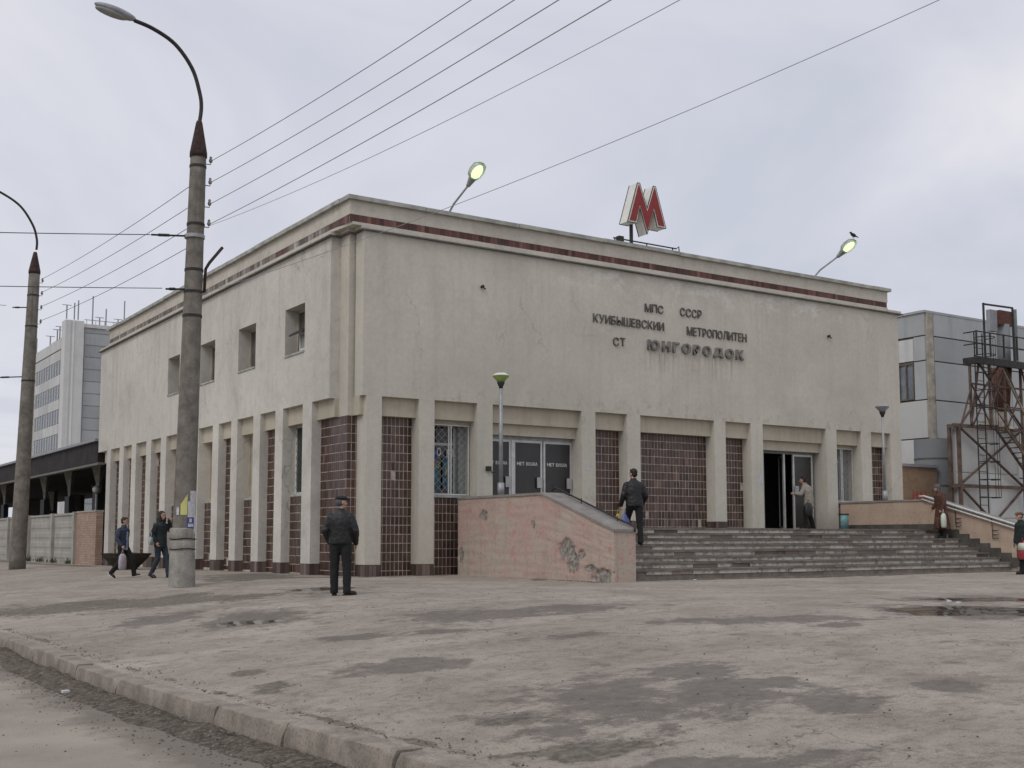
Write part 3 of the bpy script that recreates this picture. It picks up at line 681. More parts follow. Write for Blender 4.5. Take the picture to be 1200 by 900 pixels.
# upper side windows
for i, (a, b) in enumerate(wins):
    w_ = boxd('s', a, b, 5.86, 5.91, -.03, .45).build('window', 'cap_concrete', ST)
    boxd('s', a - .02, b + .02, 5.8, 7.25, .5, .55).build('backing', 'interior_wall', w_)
    frame_rect('s', a, b, 5.91, 7.19, .36, .06, .06, ((a + b) / 2,)).build('frame', 'beige_board', w_)
    boxd('s', a + .06, (a + b) / 2 - .03, 5.97, 7.13, .40, .41).build('pane', 'glass_window' if i else 'glass_green', w_)
    boxd('s', (a + b) / 2 + .03, b - .06, 5.97, 7.13, .40, .41).build('pane', 'glass_window', w_)
    if i == 0:
        fr = frame_rect('s', 2.7, 3.25, 5.97, 6.45, .12, .05, .05).build('vent', 'white_paint', w_, label='small white vent unit under a dark hood')
        MB().prism([(-.06, 6.38), (.36, 6.62), (.36, 6.68), (-.06, 6.44)], 'y', 2.66, 3.55).build('hood', 'dark_metal', fr)
        boxd('s', 2.75, 3.2, 6.0, 6.4, .14, .34).build('fan_box', 'grey_box', fr)
# ---- doors
TXT = {}
def glyphs(chars, bold=0., ext=.02):
    cs = {}
    for ch in set(chars):
        c_ = bpy.data.curves.new('glyph', 'FONT'); c_.body = ch; c_.size = 1; c_.extrude = .5; c_.offset = bold; c_.resolution_u = 3
        o = bpy.data.objects.new('glyph', c_); COL.objects.link(o); cs[ch] = o
    dg = bpy.context.evaluated_depsgraph_get(); dg.update()
    out = {}
    for ch, o in cs.items():
        me = bpy.data.meshes.new_from_object(o.evaluated_get(dg)); me.name = 'letter'
        co = np.empty(len(me.vertices) * 3); me.vertices.foreach_get('co', co); co = co.reshape(-1, 3)
        lo, hi = co.min(0), co.max(0); co[:, 0] = (co[:, 0] - lo[0]) / (hi[0] - lo[0]); co[:, 1] = (co[:, 1] - lo[1]) / (hi[1] - lo[1]) if ch not in '-' else co[:, 1]
        z = (co[:, 2] - lo[2]) / (hi[2] - lo[2])          # 0 back .. 1 front
        co = np.stack([co[:, 0], -z, co[:, 1]], -1)      # faces -Y, unit cell
        me.vertices.foreach_set('co', co.ravel()); me.update(); out[ch] = (me, (hi[0] - lo[0]))
        cu = o.data; bpy.data.objects.remove(o); bpy.data.curves.remove(cu)
    return out
def write(txt, x0, x1, z0, z1, ysurf, dep, mat, parent, G, gap=.18, drop=0., jit=0.):
    ws = [G[ch][1] for ch in txt]; tot = sum(ws) + gap * (len(txt) - 1) * .7; k = (x1 - x0) / tot; x = x0
    for i, ch in enumerate(txt):
        me, w_ = G[ch]
        if mat not in [m_.name for m_ in me.materials]:
            me = me.copy(); me.materials.clear(); me.materials.append(MATS[mat]); G[ch] = (me, w_)
        o = inst('letter', me, None, (x, ysurf, z0 + random.uniform(-jit, jit)), parent); o.scale = (w_ * k, dep, z1 - z0); x += (w_ + gap * .7) * k
G1 = glyphs('МПСРКУИБЫШЕВТОЛН', .004); G2 = glyphs('ЮНГОРДК', .04); G3 = glyphs('НЕТВХОДА', .012); G4 = glyphs('ОРЦЕЖ', .02)
def dup_g(G): return dict(G)
for s_, x0, x1, z0, z1 in (('МПС', 9.50, 10.20, 7.525, 7.77), ('СССР', 10.86, 11.72, 7.535, 7.79), ('КУИБЫШЕВСКИИ', 7.60, 10.22, 7.02, 7.27), ('МЕТРОПОЛИТЕН', 11.12, 13.58, 6.99, 7.25), ('СТ', 8.31, 8.75, 6.42, 6.66)):
    write(s_, x0, x1, z0, z1, -.001, .035, 'letter_grey', ST, G1, jit=.008)
write('ЮНГОРОДОК', 9.58, 13.42, 6.40, 6.71, -.001, .075, 'letter_block', ST, G2, .36, jit=.01)
# faint run-off stains already in plaster; doors:
def door_leaf(x0, x1, z0, z1, y, fm, text=False, handle='r', ang=0, parent=ST):
    d = frame_rect('f', x0, x1, z0, z1, y, .06, .05).build('door', fm, parent)
    B((x0 + .06, y + .02, z0 + .06), (x1 - .06, y + .03, z1 - .06)).build('glass', 'glass_door', d)
    hx_ = (x1 - .2, x1 - .03) if handle == 'r' else (x0 + .03, x0 + .2)
    B((hx_[0], y - .05, 2.31), (hx_[1], y - .02, 2.6)).build('handle', 'handle_plate', d)
    if text:
        c_ = (x0 + x1) / 2 - .02; write('НЕТ', c_ - .33, c_ - .09, 2.92, 3.01, y + .018, .004, 'text_white', d, dup_g(G3)); write('ВХОДА', c_ - .03, c_ + .34, 2.92, 3.01, y + .018, .004, 'text_white', d, dup_g(G3))
    return d
B((4.24, .46, 3.60), (7.18, .6, 3.70)).build('door_head', 'galv', ST)
for x0, x1 in ((4.26, 5.12), (5.20, 6.16), (6.20, 7.17)): door_leaf(x0, x1, PL + .01, 3.60, .46, 'alu', True)
B((5.125, .44, PL), (5.195, .55, 3.6)).build('door_post', 'alu', ST)
B((14.22, .46, 3.62), (17.09, .6, 3.70)).build('door_head', 'grey_green_paint', ST)
door_leaf(16.02, 16.93, PL + .01, 3.62, .46, 'alu', False, 'l')
B((14.22, .5, PL), (14.42, .6, 3.62)).build('door_post', 'dark_metal', ST)
for xh, dx_, mt in ((14.70, .70, 'grey_green_paint'), (15.64, .62, 'alu')):                 # leaves swung inwards, seen nearly edge on
    dv = Vector((dx_, math.sqrt(1 - dx_ * dx_), 0)); nv = Vector((-dv.y, dv.x, 0)); p0 = Vector((xh, .50, 0))
    def slab(a0, a1, z0, z1, n0=0., n1=.05):
        c4 = [p0 + dv * a0 + nv * n0, p0 + dv * a1 + nv * n0, p0 + dv * a1 + nv * n1, p0 + dv * a0 + nv * n1]
        return [(c_.x, c_.y) for c_ in c4], z0, z1
    m = MB()
    for q_ in (slab(0, .07, PL + .01, 3.6), slab(.83, .9, PL + .01, 3.6), slab(.07, .83, PL + .01, PL + .12), slab(.07, .83, 3.52, 3.6)): m.prism(q_[0], 'z', q_[1], q_[2])
    d_ = m.build('door', mt, ST); q_ = slab(.07, .83, PL + .12, 3.52, .02, .03); MB().prism(q_[0], 'z', q_[1], q_[2]).build('glass', 'glass_black', d_)
    B((xh - .05, .46, PL), (xh + .01, .52, 3.62)).build('door_post', mt, ST)
# window letters behind the left front window
write('О', 2.96, 3.09, 3.10, 3.32, .732, .004, 'text_white', w1, dup_g(G4)); write('РЦ', 3.26, 3.60, 3.06, 3.28, .732, .004, 'text_white', w1, dup_g(G4))
write('С', 2.92, 3.04, 2.78, 2.96, .732, .004, 'paper_yellow', w1, dup_g(G1)); write('Ж', 3.20, 3.36, 2.58, 2.80, .732, .004, 'paper_yellow', w1, dup_g(G4))
# things fixed on the wall
for x, z in ((3.88, 7.59), (17.3, 7.53)):
    m = MB().cyl((x, 0, z), (x, -.09, z), .035, .045, 8); m.bar((x, -.05, z), (x + .08, -.09, z - .07), .03); m.build('cable_outlet', 'dark_metal', ST)
m = B((4.02, -.09, 2.70), (4.15, -.001, 2.82)); m.tube([(4.13, -.05, 2.71), (4.2, -.05, 2.66), (4.28, -.03, 2.66)], .012, 6); m.build('junction_box', 'dark_metal', ST)
# old paper remains on a column
B((14.02, -.006, 2.6), (14.2, -.001, 3.0)).build('paper_scrap', 'poster_white', ST); B((7.33, -.006, 2.82), (7.46, -.001, 2.96)).build('paper_scrap', 'poster_white', ST)

# ------------------------------------------------------------------ M sign on the roof
MS = thing('metro_sign', 'large red and white letter M standing on a post above the front parapet', 'sign', (9.47, .4, 9.46))
Mo = [(9.07, 10.20), (9.42, 10.20), (9.54, 10.70), (9.81, 9.92), (10.08, 10.68), (10.20, 10.20), (10.55, 10.20), (10.16, 11.43), (10.07, 11.43), (9.82, 10.70), (9.55, 11.43), (9.46, 11.43)]
def inset(poly, d):
    n = len(poly); out = []
    A = sum(poly[i][0] * poly[(i + 1) % n][1] - poly[(i + 1) % n][0] * poly[i][1] for i in range(n)); sg = 1 if A > 0 else -1
    for i in range(n):
        p0, p1, p2 = Vector(poly[i - 1]), Vector(poly[i]), Vector(poly[(i + 1) % n]); e1 = (p1 - p0).normalized(); e2 = (p2 - p1).normalized()
        n1_ = Vector((-e1.y, e1.x)) * sg; n2_ = Vector((-e2.y, e2.x)) * sg; bs_ = (n1_ + n2_)
        bs_ = bs_ / max(.35, bs_.length ** 2 / 2) ; out.append(tuple(p1 + bs_ * d))
    return out
def tri_prism(poly, y0, y1):
    from mathutils.geometry import tessellate_polygon
    n = len(poly); tr = tessellate_polygon([[Vector((a, b, 0)) for a, b in poly]])
    m = MB(); vs = [(a, y0, b) for a, b in poly] + [(a, y1, b) for a, b in poly]
    m._add(vs, [tuple(t_) for t_ in tr] + [tuple(n + i for i in t_[::-1]) for t_ in tr] + [(i, (i + 1) % n, n + (i + 1) % n, n + i) for i in range(n)]); return m
tri_prism(Mo, .22, .58).build('body', 'sign_white', MS)
tri_prism(inset(Mo, .012), .2, .22).build('face_panel', 'sign_white', MS)
tri_prism(inset(Mo, .052), .188, .198).build('red_letter', 'sign_red', MS)
tri_prism(inset(Mo, .052), .582, .592).build('red_letter', 'sign_red', MS)
m = MB()
for i in range(len(Mo)):
    a, b = Mo[i], Mo[(i + 1) % len(Mo)]
    for yy in (.21, .59): m.bar((a[0], yy, a[1]), (b[0], yy, b[1]), .022)
m.build('edge_trim', 'sign_edge', MS)
MB().cyl((9.40, .45, 9.3), (9.40, .45, 10.2), .055, n=10).build('post', 'dark_metal', MS)
m = MB(); m.tube([(8.45, .1, 9.60), (10.85, .1, 9.60)], .022, 6)
for x in (8.5, 8.75, 9.7, 10.7): m.tube([(x, .1, 9.45), (x, .1, 9.62)], .02, 6)
m.box((8.62, .05, 9.53), (8.8, .2, 9.68)); m.tube([(10.85, .1, 9.60), (10.95, .1, 9.68), (10.97, .1, 9.5)], .018, 6)
m.build('base_rail', 'dark_metal', MS)

# ------------------------------------------------------------------ roof floodlights
def flood(x, hx_, label, glow):
    T = thing('roof_floodlight', label, 'lamp', (x, .25, 9.46), 'floodlights on the parapet')
    MB().tube([(x, .3, 9.3), (x, .3, 9.58), (x + (hx_ - x) * .1, .1, 9.75), (x + (hx_ - x) * .55, -.58, 10.12)], .028, 8).build('arm', 'galv', T, True)
    a = Vector((x + (hx_ - x) * .5, -.52, 10.08)); b = Vector((hx_, -1.08, 10.55)); d = (b - a).normalized()
    p1 = a + d * .26
    MB().tube([a, a + d * .06, p1, p1 + d * .04], [.055, .065, .11, .14], 12).build('ballast_cone', 'galv', T, True)
    s_ = Vector((1, 0, 0)); nrm = d.cross(s_).normalized();
    if nrm.y > 0: nrm = -nrm                       # out and down, towards the forecourt
    q0 = p1 + d * .02; L = (b - q0).length
    m = MB(); n = 10; vs = []; prof = [(0, .14, .11), (.15, .19, .16), (.5, .215, .18), (.85, .19, .14), (1, .10, .06)]
    def shell(sign, sc_):
        vs = []; K = 8
        for t_, w_, h in prof:
            for k in range(K + 1):
                an = math.pi * k / K; vs.append(q0 + d * L * t_ + s_ * math.cos(an) * w_ + nrm * sign * math.sin(an) * h * sc_)
        fs = [(i * (K + 1) + k, i * (K + 1) + k + 1, (i + 1) * (K + 1) + k + 1, (i + 1) * (K + 1) + k) for i in range(len(prof) - 1) for k in range(K)]
        return MB()._add(vs, fs)
    shell(-1, 1).build('housing', 'galv', T, True)
    gl = shell(1, 1.1).build('glass_cover', 'lamp_glass', T, True)
    rot = Matrix((s_, d, nrm)).transposed()
    MB().ell(q0 + d * L * .42 + nrm * .04, (.145, .22, .085), rot).build('bulb', glow, T, True)
flood(3.07, 3.20, 'lit green-white floodlight on a bent arm above the left part of the front parapet', 'lamp_glow')
flood(17.1, 17.45, 'lit floodlight with a bird perched on it above the right part of the front parapet', 'lamp_glow')
# crow
m = MB(); bx, by, bz = 17.45, -1.05, 10.72
m.ell((bx, by, bz), (.13, .055, .06), Matrix.Rotation(R(12), 3, 'Y')); m.ell((bx - .12, by, bz + .06), (.045, .035, .035)); m.ell((bx + .16, by, bz - .03), (.09, .03, .012), Matrix.Rotation(R(15), 3, 'Y'))
m.tube([(bx - .15, by, bz + .055), (bx - .21, by, bz + .04)], [.014, .003], 6)
cr = m.build('bird', 'bird_black', smooth=True, org=(bx, by, bz)); tag(cr, 'dark bird perched on top of the right roof floodlight', 'bird')
MB().tube([(bx, by - .02, bz - .05), (bx, by - .02, bz - .11)], .006, 5).tube([(bx, by + .02, bz - .05), (bx, by + .02, bz - .11)], .006, 5).build('leg', 'bird_black', cr)

# ------------------------------------------------------------------ entrance stair
SP = thing('entrance_steps', 'wide flight of worn pale-fronted steps up to the entrance doors', 'steps', (10.7, -5, 0))
X0, X1_ = 3.77, 17.68
B((X0, -3.72, -.1), (X1_, .37, PL)).build('landing', 'step_concrete', SP)
NS = 8; rise = .1335; tr = .335
rt_me = {}
for i in range(NS + 1):
    zt = PL - rise * i; yf = -3.76 - tr * i
    m = MB(); x = X0
    # nosing slab with a slightly wavy worn edge
    n = 60; vs = []
    for j in range(n + 1):
        xx = X0 + (X1_ - X0) * j / n; w_ = mn.noise(Vector((xx * .9, i * 3., 0))) * .012; dz = mn.noise(Vector((xx * .35, i * 5., 2))) * .012
        vs += [(xx, yf - .02 + w_, zt - .05 + dz), (xx, yf - .025 + w_, zt + dz), (xx, yf + tr + .02, zt + .0), (xx, yf + tr + .02, zt - .05)]
    m._add(vs, [(j * 4 + s_, j * 4 + (s_ + 1) % 4, (j + 1) * 4 + (s_ + 1) % 4, (j + 1) * 4 + s_) for j in range(n) for s_ in range(4)])
    if i < NS: m.build('tread', 'step_concrete', SP)
    B((X0, yf + .03, -.15), (X1_, yf + tr + .03, zt - .05)).build('riser_backing', 'step_concrete', SP) if i < NS else None
    if i < NS:
        x = X0
        while x < X1_ - .05:
            w_ = random.choice([.5, .62, .75, .9, .55]); x1 = min(x + w_, X1_)
            if random.random() > .02 + (.07 if 6 < x < 12 and 2 < i < 7 else 0):
                key = (round(x1 - x, 2))
                if key not in rt_me: rt_me[key] = B((0, 0, 0), (x1 - x - .012, .03, .082)).mesh('riser_tile'); rt_me[key].materials.append(MATS['riser_tile'])
                inst('riser_tile', rt_me[key], None, (x + .01, yf + .004 + random.uniform(0, .008), zt - rise + .008 + random.uniform(-.002, .004)), SP)
            x = x1
MB().box((X0 + 1.7, -6.52, -.1), (X1_ + .3, -6.36, .03)).build('bottom_kerb', 'step_concrete', SP)
# stepped dark skirting beside the right flank wall
m = MB(); m.box((X1_ - .05, -3.76, PL), (X1_, 0, PL + .16))
for i in range(NS): m.box((X1_ - .05, -3.76 - tr * (i + 1), PL - rise * (i + 1) + .0), (X1_, -3.76 - tr * i, PL - rise * (i + 1) + .26))
m.build('skirting', 'skirt_concrete', SP)

def flank(x0, x1, ztop, yflat, yend, zend, mat, label, base_y=0.):
    W_ = thing('flank_wall', label, 'wall', (x0, -3, 0), 'walls either side of the entrance steps')
    # body as a gridded prism so wear can be stored on it
    prof = [(0, ztop), (yflat, ztop), (yend, zend)]
    n, k = (170, 56) if mat == 'pink_plaster' else (60, 24); vs = []; yy = np.linspace(0, yend, n + 1)
    for y in yy:
        zt = ztop if y > yflat else ztop + (zend - ztop) * (yflat - y) / (yflat - yend)
        for j in range(k + 1): vs.append((x0 + mn.noise(Vector((y * 1.5, j * .3, 5))) * .012, y, -.15 + (zt + .15) * j / k))
    m = MB(); m._add(vs, [(i * (k + 1) + j, (i + 1) * (k + 1) + j, (i + 1) * (k + 1) + j + 1, i * (k + 1) + j + 1) for i in range(n) for j in range(k)])
    o_ = len(m.v)
    m.prism([(0, -.15), (yend, -.15), (yend, zend), (yflat, ztop), (0, ztop)], 'x', x0 + (.07 if mat == 'pink_plaster' else .015), x1)
    m.box((x0 + .004, yend, -.15), (x0 + (.075 if mat == 'pink_plaster' else .02), yend + .12, zend - .004))
    body = m.build('body', mat, W_, 'auto')
    a = body.data.attributes.new('wear', 'FLOAT', 'POINT'); co = [v.co + Vector(ORG[W_.name]) for v in body.data.vertices]
    wear = []
    for c_ in co:
        v = 0
        if abs(c_.x - x0) < .05 and mat == 'pink_plaster':
            for cy, cz, ry, rz in ((-4.72, .68, .28, .22), (-4.95, .42, .20, .24), (-5.25, .58, .14, .10), (-6.0, .14, .36, .15), (-5.6, .28, .18, .08), (-1.25, 1.5, .16, .13), (-6.4, .1, .4, .12), (-3.4, 1.25, .1, .1), (-.15, .5, .1, .2)):
                v = max(v, .95 - .5 * math.sqrt(((c_.y - cy) / ry) ** 2 + ((c_.z - cz) / rz) ** 2))
        wear.append(max(0, v))
    a.data.foreach_set('value', wear)
    if mat == 'pink_plaster':
        for v_, w_ in zip(body.data.vertices, wear):
            if w_ > 0:
                q_ = v_.co + Vector(ORG[W_.name]); f_ = w_ + .35 * mn.noise(Vector((q_.y * 6, q_.z * 6, 3))) + .2 * mn.noise(Vector((q_.y * 17, q_.z * 17, 8)))
                v_.co.x += max(0, min(1, (f_ - .42) * 9)) * (.03 + .018 * mn.noise(Vector((q_.y * 22, q_.z * 22, 1))))
    # coping following the top
    e_ = .03; cp = [(.0, ztop), (yflat - .02, ztop), (yend - .03, zend), (yend - .03, zend + .055), (yflat, ztop + .055), (0, ztop + .055)]
    MB().prism(cp, 'x', x0 - e_, x1 + e_).build('coping', 'coping_concrete', W_)
    return W_
FL = flank(3.187, 3.765, 1.935, -3.765, -6.44, 1.07, 'pink_plaster', 'pink plastered flank wall with broken grey patches left of the steps')
FR = flank(17.685, 18.27, 2.05, -3.43, -6.25, 1.22, 'peach_plaster', 'peach plastered flank wall with a white double rail right of the steps')
B((3.17, -6.44, -.1), (3.187, .0, .42)).build('plinth', 'peach_plaster', FL) if False else None
# pier front of the left wall
sp = []
for i_ in range(260):
    y_ = random.gauss(-5.2, .8); x_ = 3.187 - abs(random.gauss(0, .14)) - .01
    if -6.7 < y_ < -2: sp.append((x_, y_, -.005, random.uniform(.006, .026)))
for i_ in range(260):
    sp.append((random.uniform(.2, 3.1), -abs(random.gauss(0, .12)) - .01, -.004, random.uniform(.005, .018)))
pebbles('plaster_crumbs', sp, 'crumbs of plaster and grit at the foot of the pink wall and columns')
# rails
def rail(label, x, pts, mat, posts, r=.022):
    T = thing('handrail', label, 'handrail', (x, pts[0][0], pts[0][1]), 'handrails of the entrance steps')
    MB().tube([(x, a, b) for a, b in pts], r, 8).build('rail', mat, T, True)
    for a, z0, z1 in posts: MB().cyl((x, a, z0), (x, a, z1), .014, n=6).build('post', 'dark_metal', T)
    return T
T = rail('thin dark pipe handrail on the left flank wall', 3.70, [(-3.45, 2.06), (-3.6, 2.12), (-5.9, 1.36), (-6.45, 1.2), (-6.5, 1.14), (-6.5, 1.07)], 'dark_metal', [(-3.45, 1.97, 2.2), (-4.6, 1.66, 1.84), (-5.9, 1.25, 1.42)])
T = rail('pale double tube handrail with dark brackets on the right flank wall', 17.62, [(-3.1, 2.19), (-3.3, 2.19), (-6.3, 1.30), (-6.5, 1.30)], 'white_paint', [], .028)
MB().tube([(17.62, -3.2, 2.10), (17.62, -6.3, 1.19)], .022, 8).build('rail', 'white_paint', T, True)
for y in (-4.35, -5.55):
    z = 2.19 - (-3.3 - y) * .2967
    m = MB().tube([(17.62, y, z), (17.62, y - .02, z - .62)], .011, 6)
    for dz in (.38, .5, .6): m.tube([(17.62, y - .02, z - dz), (17.67, y - .02, z - dz), (17.62, y - .2, z - dz - .0)], .011, 5)
    m.build('bracket', 'dark_metal', T)

# lamp posts on the flank walls
def postlamp(x, y, z0, z1, label, bowl, dome, r=.055):
    T = thing('post_lamp', label, 'lamp', (x, y, z0), 'post lamps on the flank walls')
    MB().cyl((x, y, z0), (x, y, z0 + .32), .085, n=12).build('base', 'galv', T, True)
    MB().cyl((x, y, z0 + .3), (x, y, z1 - .1), r, r * .8, n=12).build('pole', 'galv', T, True)
    MB().lathe([(.045, -.16), (.06, -.1), (.09, -.04), (.10, 0.)], (x, y, z1), 16).build('neck', 'dark_metal', T, True)
    MB().lathe([(.08, 0.), (.14, .07), (.205, .14), (.215, .155)], (x, y, z1), 24).build('bowl', bowl, T, True)
    MB().lathe([(.22, .155), (.21, .18), (.13, .225), (.03, .24)], (x, y, z1), 24).build('dome', dome, T, True)
postlamp(3.48, -1.57, 1.99, 4.83, 'slender post lamp with a green bowl on the pink wall', 'bowl_green', 'bowl_white')
postlamp(17.96, -1.57, 2.10, 4.93, 'slender post lamp with a grey bowl on the peach wall', 'bowl_grey', 'bowl_grey', .045)

# litter bin by the door
T = thing('litter_bin', 'teal metal litter bin beside the right flank wall on the landing', 'bin', (17.13, -.6, PL))
MB().loft([((17.13, -.6, PL), .14, .14), ((17.13, -.6, PL + .5), .155, .155)], 14).build('body', 'bin_teal', T, True)
MB().tube([(17.13 + .165 * math.cos(a), -.6 + .165 * math.sin(a), PL + .5) for a in np.linspace(0, 2 * math.pi, 17)], .015, 6).build('rim', 'dark_metal', T)
m = MB(); m.tube([(16.93, -.6, PL), (16.93, -.6, PL + .5), (17.33, -.6, PL + .5), (17.33, -.6, PL)], .013, 6); m.build('stand', 'dark_metal', T)

# ------------------------------------------------------------------ poles
def smooth_path(pts, n=6):
    pts = [Vector(p) for p in pts]; out = []
    for i in range(len(pts) - 1):
        p0, p1, p2, p3 = pts[max(i - 1, 0)], pts[i], pts[i + 1], pts[min(i + 2, len(pts) - 1)]
        for k in range(n):
            t_ = k / n; out.append(.5 * ((2 * p1) + (-p0 + p2) * t_ + (2 * p0 - 5 * p1 + 4 * p2 - p3) * t_ ** 2 + (-p0 + 3 * p1 - 3 * p2 + p3) * t_ ** 3))
    return out + [pts[-1]]
def pole(bx, by, bz, tx, tz, rb, rt_, label, arm, ins, collars, brackets):
    T = thing('street_lamp', label, 'street lamp', (bx, by, bz), 'concrete street lamp poles along the road')
    n = 24; at = lambda z: bx + (tx - bx) * (z - bz) / (tz - bz); rr = lambda z: rb + (rt_ - rb) * (z - bz) / (tz - bz)
    zs = [bz - .1 + (tz - bz + .1) * i / 20 for i in range(21)]
    MB().tube([(at(z), by, z) for z in zs], [rr(z) for z in zs], n).build('pole', 'pole_concrete', T, True)
    for z in collars: MB().tube([(at(z), by, z - .03), (at(z), by, z + .03)], rr(z) + .012, 20).build('collar', 'dark_metal', T)
    MB().tube([(at(tz), by, tz - .05), (at(tz), by, tz + .05), (at(tz), by, tz + .75), (at(tz), by, tz + .8)], [rt_ + .02, rt_ + .02, .075, .06], 16).build('cap_cone', 'cone_brown', T, True)
    MB().tube(smooth_path(arm), .045, 10).build('arm', 'dark_metal', T, True)
    a, b = Vector(arm[-2]), Vector(arm[-1]); d = (b - a); d.z *= .8; d.normalize(); s_ = d.cross(Vector((0, 0, 1))).normalized(); u_ = s_.cross(d)
    rot = Matrix((s_, d, u_)).transposed(); c_ = b + d * .42
    MB().ell(c_ + u_ * .03, (.16, .47, .10), rot, 16, 10).build('head', 'galv', T, True)
    MB().ell(c_ - u_ * .045 + d * .08, (.13, .36, .07), rot, 16, 10).build('lens', 'grey_box', T, True)
    for z in ins:
        x = at(z) + rr(z)
        m = MB().tube([(x - .05, by - .02, z + .02), (x + .10, by - .05, z + .02), (x + .10, by - .05, z + .09)], .012, 6); m.lathe([(.02, -.0), (.04, .02), (.045, .06), (.025, .10), (.035, .13), (.01, .15)], (x + .10, by - .05, z + .06), 10)
        m.build('insulator', 'ceramic', T, True)
    for z, L in brackets:
        x = at(z) - rr(z); zz_ = lambda k: z - .11 * L * k
        m = MB().tube([(x + .03, by, z), (x - L, by, zz_(1))], .022, 8)
        m.tube([(x - L * .5, by, zz_(.5)), (x - L * .8, by, zz_(.8))], .034, 8); m.build('span_clamp', 'dark_metal', T)
    return T
arm1 = [(-3.99, -.435, 10.35), (-3.95, -.435, 10.75), (-4.0, -.435, 11.1), (-4.19, -.435, 11.63), (-4.59, -.435, 12.1), (-5.09, -.435, 12.34), (-5.52, -.435, 12.43)]
P1 = pole(-4.12, -.435, -.1, -3.99, 9.62, .255, .175, 'nearest tall concrete lamp pole with a curved arm and posters round its foot', arm1, [9.42, 8.92, 8.42, 7.95], [9.35, 8.0, 6.95, 6.45, 5.9], [(7.72, .8), (6.5, .42)])
# concrete sleeve at the foot
m = MB(); z0 = -.25
m.tube([(-4.12, -.435, z0), (-4.125, -.435, .62), (-4.13, -.435, .66), (-4.13, -.435, .70), (-4.13, -.435, .76), (-4.13, -.435, .88), (-4.13, -.435, .90), (-4.13, -.435, .94), (-4.13, -.435, .98), (-4.14, -.435, 1.14), (-4.14, -.435, 1.17)],
       [.29, .275, .265, .265, .277, .277, .265, .265, .277, .275, .25], 28); m.build('footing', 'base_concrete', P1, 'auto')
for z in (.71, .93): MB().tube([(-4.13 + .282 * math.cos(a), -.435 + .282 * math.sin(a), z + .01 * math.sin(3 * a)) for a in np.linspace(0, 2 * math.pi, 25)], .012, 5).build('band_wire', 'dark_metal', P1)
# bent pipe and span straps
MB().tube([(-3.80, -.5, 6.45), (-3.78, -.5, 7.0), (-3.70, -.5, 7.15), (-3.40, -.5, 7.55)], .035, 8).build('bent_pipe', 'cone_brown', P1, True)
MB().tube([(-4.03, -.435, 7.68), (-4.03, -.435, 7.76)], .225, 20).build('strap', 'galv', P1)
# posters glued round the pole
def poster(a0, a1, z0, z1, mat, r=.245, skew=0.):
    m = MB(); n = 6; vs = []
    for j in range(n + 1):
        a = a0 + (a1 - a0) * j / n
        for z, dr in ((z0, 0), (z1 + skew * j / n, 0)):
            for rr_ in (r, r + .004): vs.append((-4.10 + rr_ * math.cos(a), -.435 + rr_ * math.sin(a), z))
    fs = []
    for j in range(n):
        p = j * 4; q = p + 4; fs += [(p, q, q + 2, p + 2), (p + 1, p + 3, q + 3, q + 1), (p + 2, q + 2, q + 3, p + 3), (p, p + 1, q + 1, q)]
    fs += [(0, 2, 3, 1), (n * 4, n * 4 + 1, n * 4 + 3, n * 4 + 2)]; m._add(vs, fs); return m.build('poster', mat, P1)
poster(R(-128), R(-95), 1.45, 1.68, 'poster_yellow', .248, .22); poster(R(-92), R(-40), 1.38, 1.75, 'poster_white', .246); poster(R(-80), R(-35), 1.72, 1.98, 'poster_white', .243)
poster(R(-95), R(-55), 1.16, 1.40, 'poster_blue', .249); poster(R(-90), R(-60), 1.19, 1.26, 'poster_white', .2535); poster(R(-84), R(-70), 1.29, 1.37, 'poster_white', .2535); poster(R(-55), R(-30), 1.05, 1.45, 'poster_white', .2475)
poster(R(-150), R(-135), 1.45, 1.62, 'poster_white', .25)
arm2 = [(-3.2, 20.94, 12.0), (-3.2, 20.94, 12.4), (-3.37, 20.94, 12.95), (-3.85, 20.94, 13.62), (-4.58, 20.94, 14.04), (-5.2, 20.94, 14.2)]
P2 = pole(-3.45, 20.94, -.19, -3.24, 11.1, .30, .2, 'farther concrete lamp pole before the grey fence at the left edge', arm2, [10.7, 10.2, 9.65, 9.1], [10.2, 9.0, 6.9], [(9.72, .5), (7.05, .9)])

def wire(name, a, b, sag, r, label, mat='wire_grey', ext=None):
    pts = []; n = 40
    for i in range(n + 1):
        t_ = i / n; p = Vector(a).lerp(Vector(b), t_); p.z -= sag * 4 * t_ * (1 - t_); pts.append(p)
    o = MB().tube(pts, r, 5).build(name, mat, org=a); tag(o, label, 'wire', 'overhead wires'); return o
lvl = ['topmost', 'second from top', 'third from top', 'fourth from top']
for i, (z, s_) in enumerate(((9.50, .885), (9.0, .786), (8.50, .658), (8.03, .595))):
    wire('overhead_wire', (-3.74, -.49, z), (-3.85, -42, z), s_, .008, 'long wire from the near lamp pole to the upper right, ' + lvl[i] + ' insulator', 'wire_grey')
wire('overhead_wire', (-3.74, -.49, 8.0), (-3.85, -42, 8.0), 1.069, .005, 'faint slack wire from the lowest insulator of the near lamp pole to the upper right')
for i, (z0, z1) in enumerate(((9.5, 10.85), (9.0, 10.33), (8.5, 9.78), (8.03, 9.23))):
    wire('overhead_wire', (-3.80, -.40, z0 - .3), (-3.0, 20.9, z1), .12, .008, 'wire between the two lamp poles, ' + lvl[i], 'wire_black')
wire('span_wire', (-5.03, -.435, 7.63), (-20, -.435, 6.0), .1, .010, 'upper span wire leading left from the near lamp pole', 'wire_black')
wire('span_wire', (-4.73, -.435, 6.46), (-20, -.435, 5.1), .08, .009, 'lower span wire leading left from the near lamp pole', 'wire_black')
wire('span_wire', (-4.2, 20.94, 9.72), (-22, 20.94, 9.5), .2, .010, 'upper span wire leading left from the farther lamp pole', 'wire_black')
